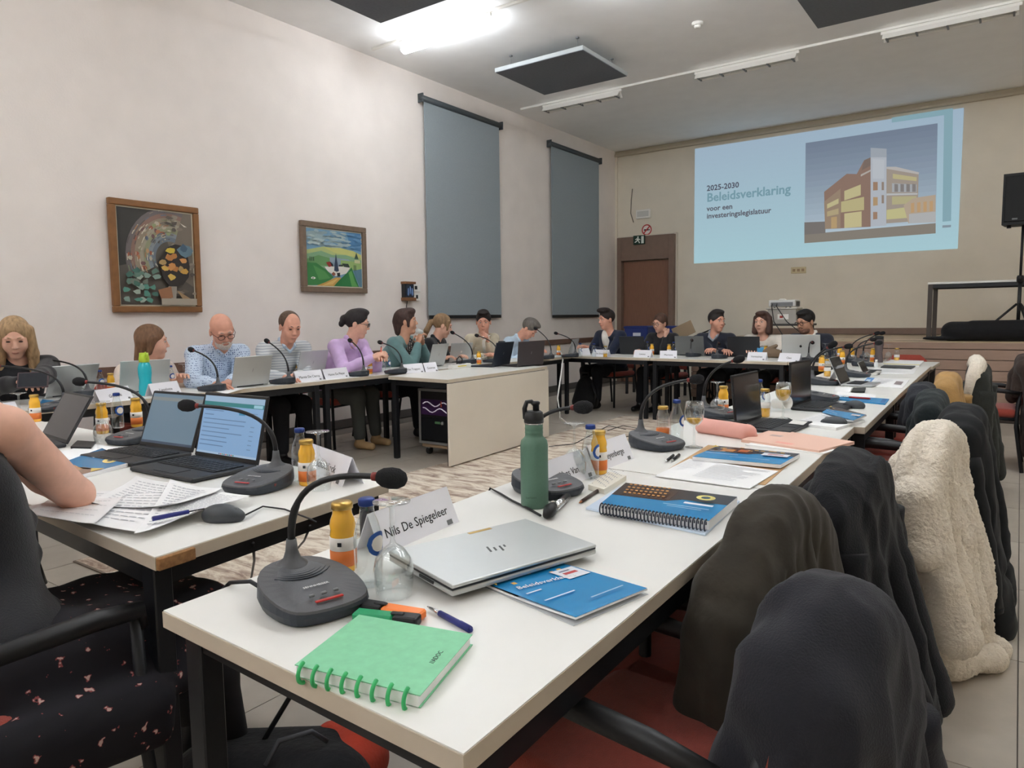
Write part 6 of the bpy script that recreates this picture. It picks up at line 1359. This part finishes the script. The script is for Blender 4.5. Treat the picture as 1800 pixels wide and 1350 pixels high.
def stripe_mat(name, a_, b_, scale):
    m = mat(name, a_, .9); nt = m.node_tree; b = nt.nodes['Principled BSDF']; tc = nt.nodes.new('ShaderNodeTexCoord'); v = nt.nodes.new('ShaderNodeTexWave'); v.bands_direction = 'Z'; v.inputs['Scale'].default_value = scale; v.inputs['Distortion'].default_value = 1.2; v.inputs['Detail'].default_value = 2
    r = nt.nodes.new('ShaderNodeValToRGB'); r.color_ramp.elements[0].color = (*lin(a_), 1); r.color_ramp.elements[1].color = (*lin(b_), 1)
    nt.links.new(tc.outputs['Object'], v.inputs['Vector']); nt.links.new(v.outputs['Fac'], r.inputs[0]); nt.links.new(r.outputs[0], b.inputs['Base Color']); return m
sk1, sk2, sk3 = skin('fair', (222,174,152)), skin('rosy', (216,160,138)), skin('tan', (204,156,130))
def onW(px, py, z=.78):
    p = G(px, py, z); return p
WX = -5.64
def W(px, py, X): return PX(px, py, X)
def Fp(px, py, Y): return PY(px, py, Y)
def tab(y, sgn, x=-5.2, dy=.14): return (x, y+sgn*dy, .79)
# wall-side row, seated facing +x (right hand towards -y)
h = W(26,594,-5.4)
person('blonde woman in black top looking down at a tablet', h, -112, 24, 0, -95, (WX,h.y), [AT(36,672,depth(h)-.34), AT(62,664,depth(h)-.3)], sk1, ('long',(168,138,102)), ('top', cloth('black', (30,30,34))), 1.08, curl=(35,40), chair_lbl='red chair of the blonde woman')
q = AT(58,668,depth(h)-.42); t = thing('held_tablet', 'dark tablet held by the blonde woman', 'tablet', q, M=T3(q) @ RZ(D(60)) @ RX(D(55)))
MB().box((0,0,0), (.16,.11,.008), 0, .003).build('case', mat('tablet case', (70,50,54), .5), t); MB().box((0,0,.0045), (.145,.095,.001)).build('screen', mat('dark screen', (40,42,48), .15), t)
h = W(268,602,-5.42)
person('woman with brown hair in cream jumper turning away', h, -28, 4, 0, -75, (WX,h.y-.05), [tab(h.y-.05,-1), tab(h.y-.05,1)], sk1, ('loose',(116,84,60)), ('jumper', cloth('cream', (232,216,202))), 1.08, chair_lbl='red chair of the woman turning away')
h = W(390,582,-5.18)
person('bald man with round glasses and white beard in blue dotted shirt', h, -104, 30, 8, -95, (WX+.02,h.y-.03), [G(378,676,.775), G(402,672,.775)], sk2, ('bald',None), ('shirt', pattern_mat('dotted shirt', (196,212,232), (70,92,140), 60)), 1.12, extras=(('glasses','brown',(96,60,44)), ('beard',(208,196,186)), ('collar', pattern_mat('dotted shirt', (196,212,232), (70,92,140), 60))), curl=(18,18), chair_lbl='red chair of the bald man')
h = W(510,575,-5.2)
person('man with short hair in pale striped jumper looking down', h, -104, 22, 0, -95, (WX,h.y), [G(500,664,.775), G(520,660,.775)], sk2, ('receding',(92,74,62)), ('jumper', stripe_mat('striped knit', (214,216,216), (168,176,184), 14)), 1.1, extras=(('collar', cloth('pale blue', (190,210,228))),), chair_lbl='red chair of the man in the striped jumper')
h = W(628,570,-5.15)
sn = mat('shoe beige', (196,164,120), .7)
person('woman with dark bun and glasses in lilac blouse holding a red pen', h, -52, 12, 0, -80, (WX,h.y), [AT(655,629,depth(h)-.3), AT(664,632,depth(h)-.18)], sk1, ('bun',(34,28,30)), ('blouse', cloth('lilac', (206,176,220))), 1.1, 'trouser grey', sn, extras=(('glasses','black',(30,24,26)), ('collar', cloth('lilac', (206,176,220))), ('pen', 0, mat('pen coral', (214,92,76), .4), (0,.1,1), 'coral red pen held by the woman in lilac')), curl=(60,30), ndir=((.3,-.3,.9),None), chair_lbl='red chair of the woman in lilac')
h = W(714,566,-5.25)
w6 = person('woman with short dark hair in teal blazer raising a small glass', h, -48, -2, 0, -72, (WX,h.y-.02), [AT(735,604,depth(h)-.02), AT(742,606,depth(h)+.1)], sk3, ('pixie',(66,46,40)), ('blazer', cloth('teal', (104,138,138))), 1.1, extras=(('front', pattern_mat('speckled blouse', (60,56,54), (206,196,186), 70), .05),), curl=(55,55), ndir=((-.2,-.5,.8),(-.2,.5,.8)), chair_lbl='red chair of the woman in teal')
q = AT(738,583,depth(h)-.0); t = thing('drinking_glass', 'small glass raised by the woman in teal', 'glass', q, M=T3(q) @ RZ(D(-50)) @ RX(D(70)))
MB().lathe([(.02,-.035),(.03,.035),(.029,.035),(.019,-.032),(.0005,-.032)], 18).build('glass_body', mat('milky glass', (214,220,218), .1, alpha=.7), t)
h = W(778,573,-5.3)
person('woman with light brown ponytail in black turtleneck', h, -42, 18, 0, -70, (WX,h.y), [tab(h.y,-1), tab(h.y,1)], sk1, ('pony',(140,112,82)), ('turtleneck', cloth('black', (30,30,34))), 1.06, extras=(('collar', cloth('black', (30,30,34))),), chair_lbl='red chair of the ponytailed woman')
h = W(850,566,-5.3)
person('dark-haired man in beige blazer and white shirt with pen at his chin', h, -146, 12, 0, -100, (WX,h.y+.02), [tab(h.y,-1), AT(858,600,depth(h)-.16)], sk2, ('short',(36,28,26)), ('blazer', cloth('beige', (196,186,164))), 1.1, extras=(('front', cloth('white', (232,228,220)), .06), ('pen', 1, mat('pen white', (230,230,226), .4), (.1,1,.1), 'white pen held by the man in the beige blazer')), curl=(30,65), ndir=(None,(.6,.3,.4)), chair_lbl='red chair of the man in the beige blazer')
h = W(930,578,-5.05)
person('grey-haired man in pale blue shirt bent over his papers', h, -78, 48, 0, -85, (WX+.05,h.y-.05), [tab(h.y,-1,-5.0), tab(h.y,1,-5.0)], sk2, ('short',(104,98,92)), ('shirt', cloth('pale blue', (206,218,232))), 1.06, extras=(('collar', cloth('pale blue', (206,218,232))),), chair_lbl='red chair of the bent man in pale blue')
# stage-side row, seated facing -y
FY = 9.0
def ftab(x, sgn, y=8.42, dx=.14): return (x+sgn*dx, y, .79)
h = Fp(1066,562,8.62)
person('young man with dark quiff in navy blazer and white shirt', h, 150, 8, 0, 165, (h.x-.05,FY-.03), [ftab(h.x-.05,-1), AT(1036,611,depth(h)-.12)], sk2, ('quiff',(40,30,28)), ('blazer', cloth('navy', (32,40,62))), 1.1, extras=(('front', cloth('white', (232,228,220)), .055),), chair_lbl='red chair of the man in the navy blazer')
h = Fp(1160,568,8.75)
person('woman in black with round glasses resting her chin on a hand', h, 165, 14, -6, 170, (h.x,FY), [ftab(h.x,-1), AT(1170,594,depth(h)-.02)], sk1, ('tied',(86,60,48)), ('jumper', cloth('black', (30,30,34))), 1.0, extras=(('glasses','thin',(120,100,90)),), curl=(30,45), ndir=(None,(.6,-.5,.2)), chair_lbl='red chair of the woman resting her chin')
h = Fp(1260,565,8.65)
person('man with short dark hair in dark jumper looking aside', h, 240, 4, 0, 178, (h.x,FY), [AT(1272,617,depth(h)-.3), AT(1260,617,depth(h)-.3)], sk2, ('short',(42,36,34)), ('jumper', cloth('ink navy', (36,40,54))), 1.08, extras=(('collar', cloth('grey shirt', (150,156,166))),), curl=(45,45), chair_lbl='red chair of the man in the dark jumper')
h = Fp(1340,567,8.75)
person('woman with brown bob in white jumper', h, 172, 2, 0, 178, (h.x,FY), [ftab(h.x,-1,8.5,.1), ftab(h.x,1,8.5,.1)], sk1, ('bob',(78,54,46)), ('jumper', cloth('off white', (228,220,208))), 1.08, chair_lbl='red chair of the woman in the white jumper')
h = Fp(1416,566,8.7)
person('dark-haired man with black glasses and white collar over navy jumper', h, 152, 16, 0, 172, (h.x+.04,FY), [ftab(h.x,-1), ftab(h.x,1)], sk3, ('short',(30,27,27)), ('jumper', cloth('ink navy', (36,40,54))), 1.08, extras=(('glasses','black',(30,24,26)), ('collar', cloth('white', (232,228,220))), ('beard',(128,94,78))), chair_lbl='red chair of the man with white collar')
# near left: woman in black with bare arm, seen from behind, leaning on the table
person('woman in sleeveless black top and floral skirt leaning on an elbow', (-2.3,.6,1.3), 10, 10, 0, 4, (-1.76,.55), [(-2.36,.72,.93), (-2.6,.72,.8)], sk1, ('loose',(110,84,64)), ('top', cloth('black', (30,30,34))), 1.06, 'skirt floral', None, shR=(-1.86,.635,1.0), elbow=(-2.035,.845,.785), sleeve='none', curl=(40,30), ndir=((0,-.6,.4),None), chair_lbl='red chair of the woman with the bare arm', knees=[(-1.64,.95,.5),(-1.9,.98,.5)], feet=[(-1.63,1.02,.09),(-1.9,1.05,.09)], chair_face=2, chair_off=-.03)
t = thing('tote_bag', 'cream cloth bag hanging on the chair of the bare-armed woman', 'bag', (-1.72,.16,.2), D(10))
mk('bag_body', sdf_mesh('bag_body', [('c',(-.1,0,.06),(.12,0,.06),.05,.05,.04), ('c',(-.1,0,.2),(.12,0,.24),.035,.03,.04), ('c',(-.1,0,.06),(-.1,0,.2),.045,.035,.03), ('c',(.12,0,.06),(.12,0,.24),.045,.03,.03)], .01, fabric('cream canvas', (206,188,156), .3, 90)), t)
MB().tube([(-.05,0,.26),(-.02,.02,.42),(.06,.02,.42),(.08,0,.27)], .008, 6).build('strap', mat('cream canvas'), t)
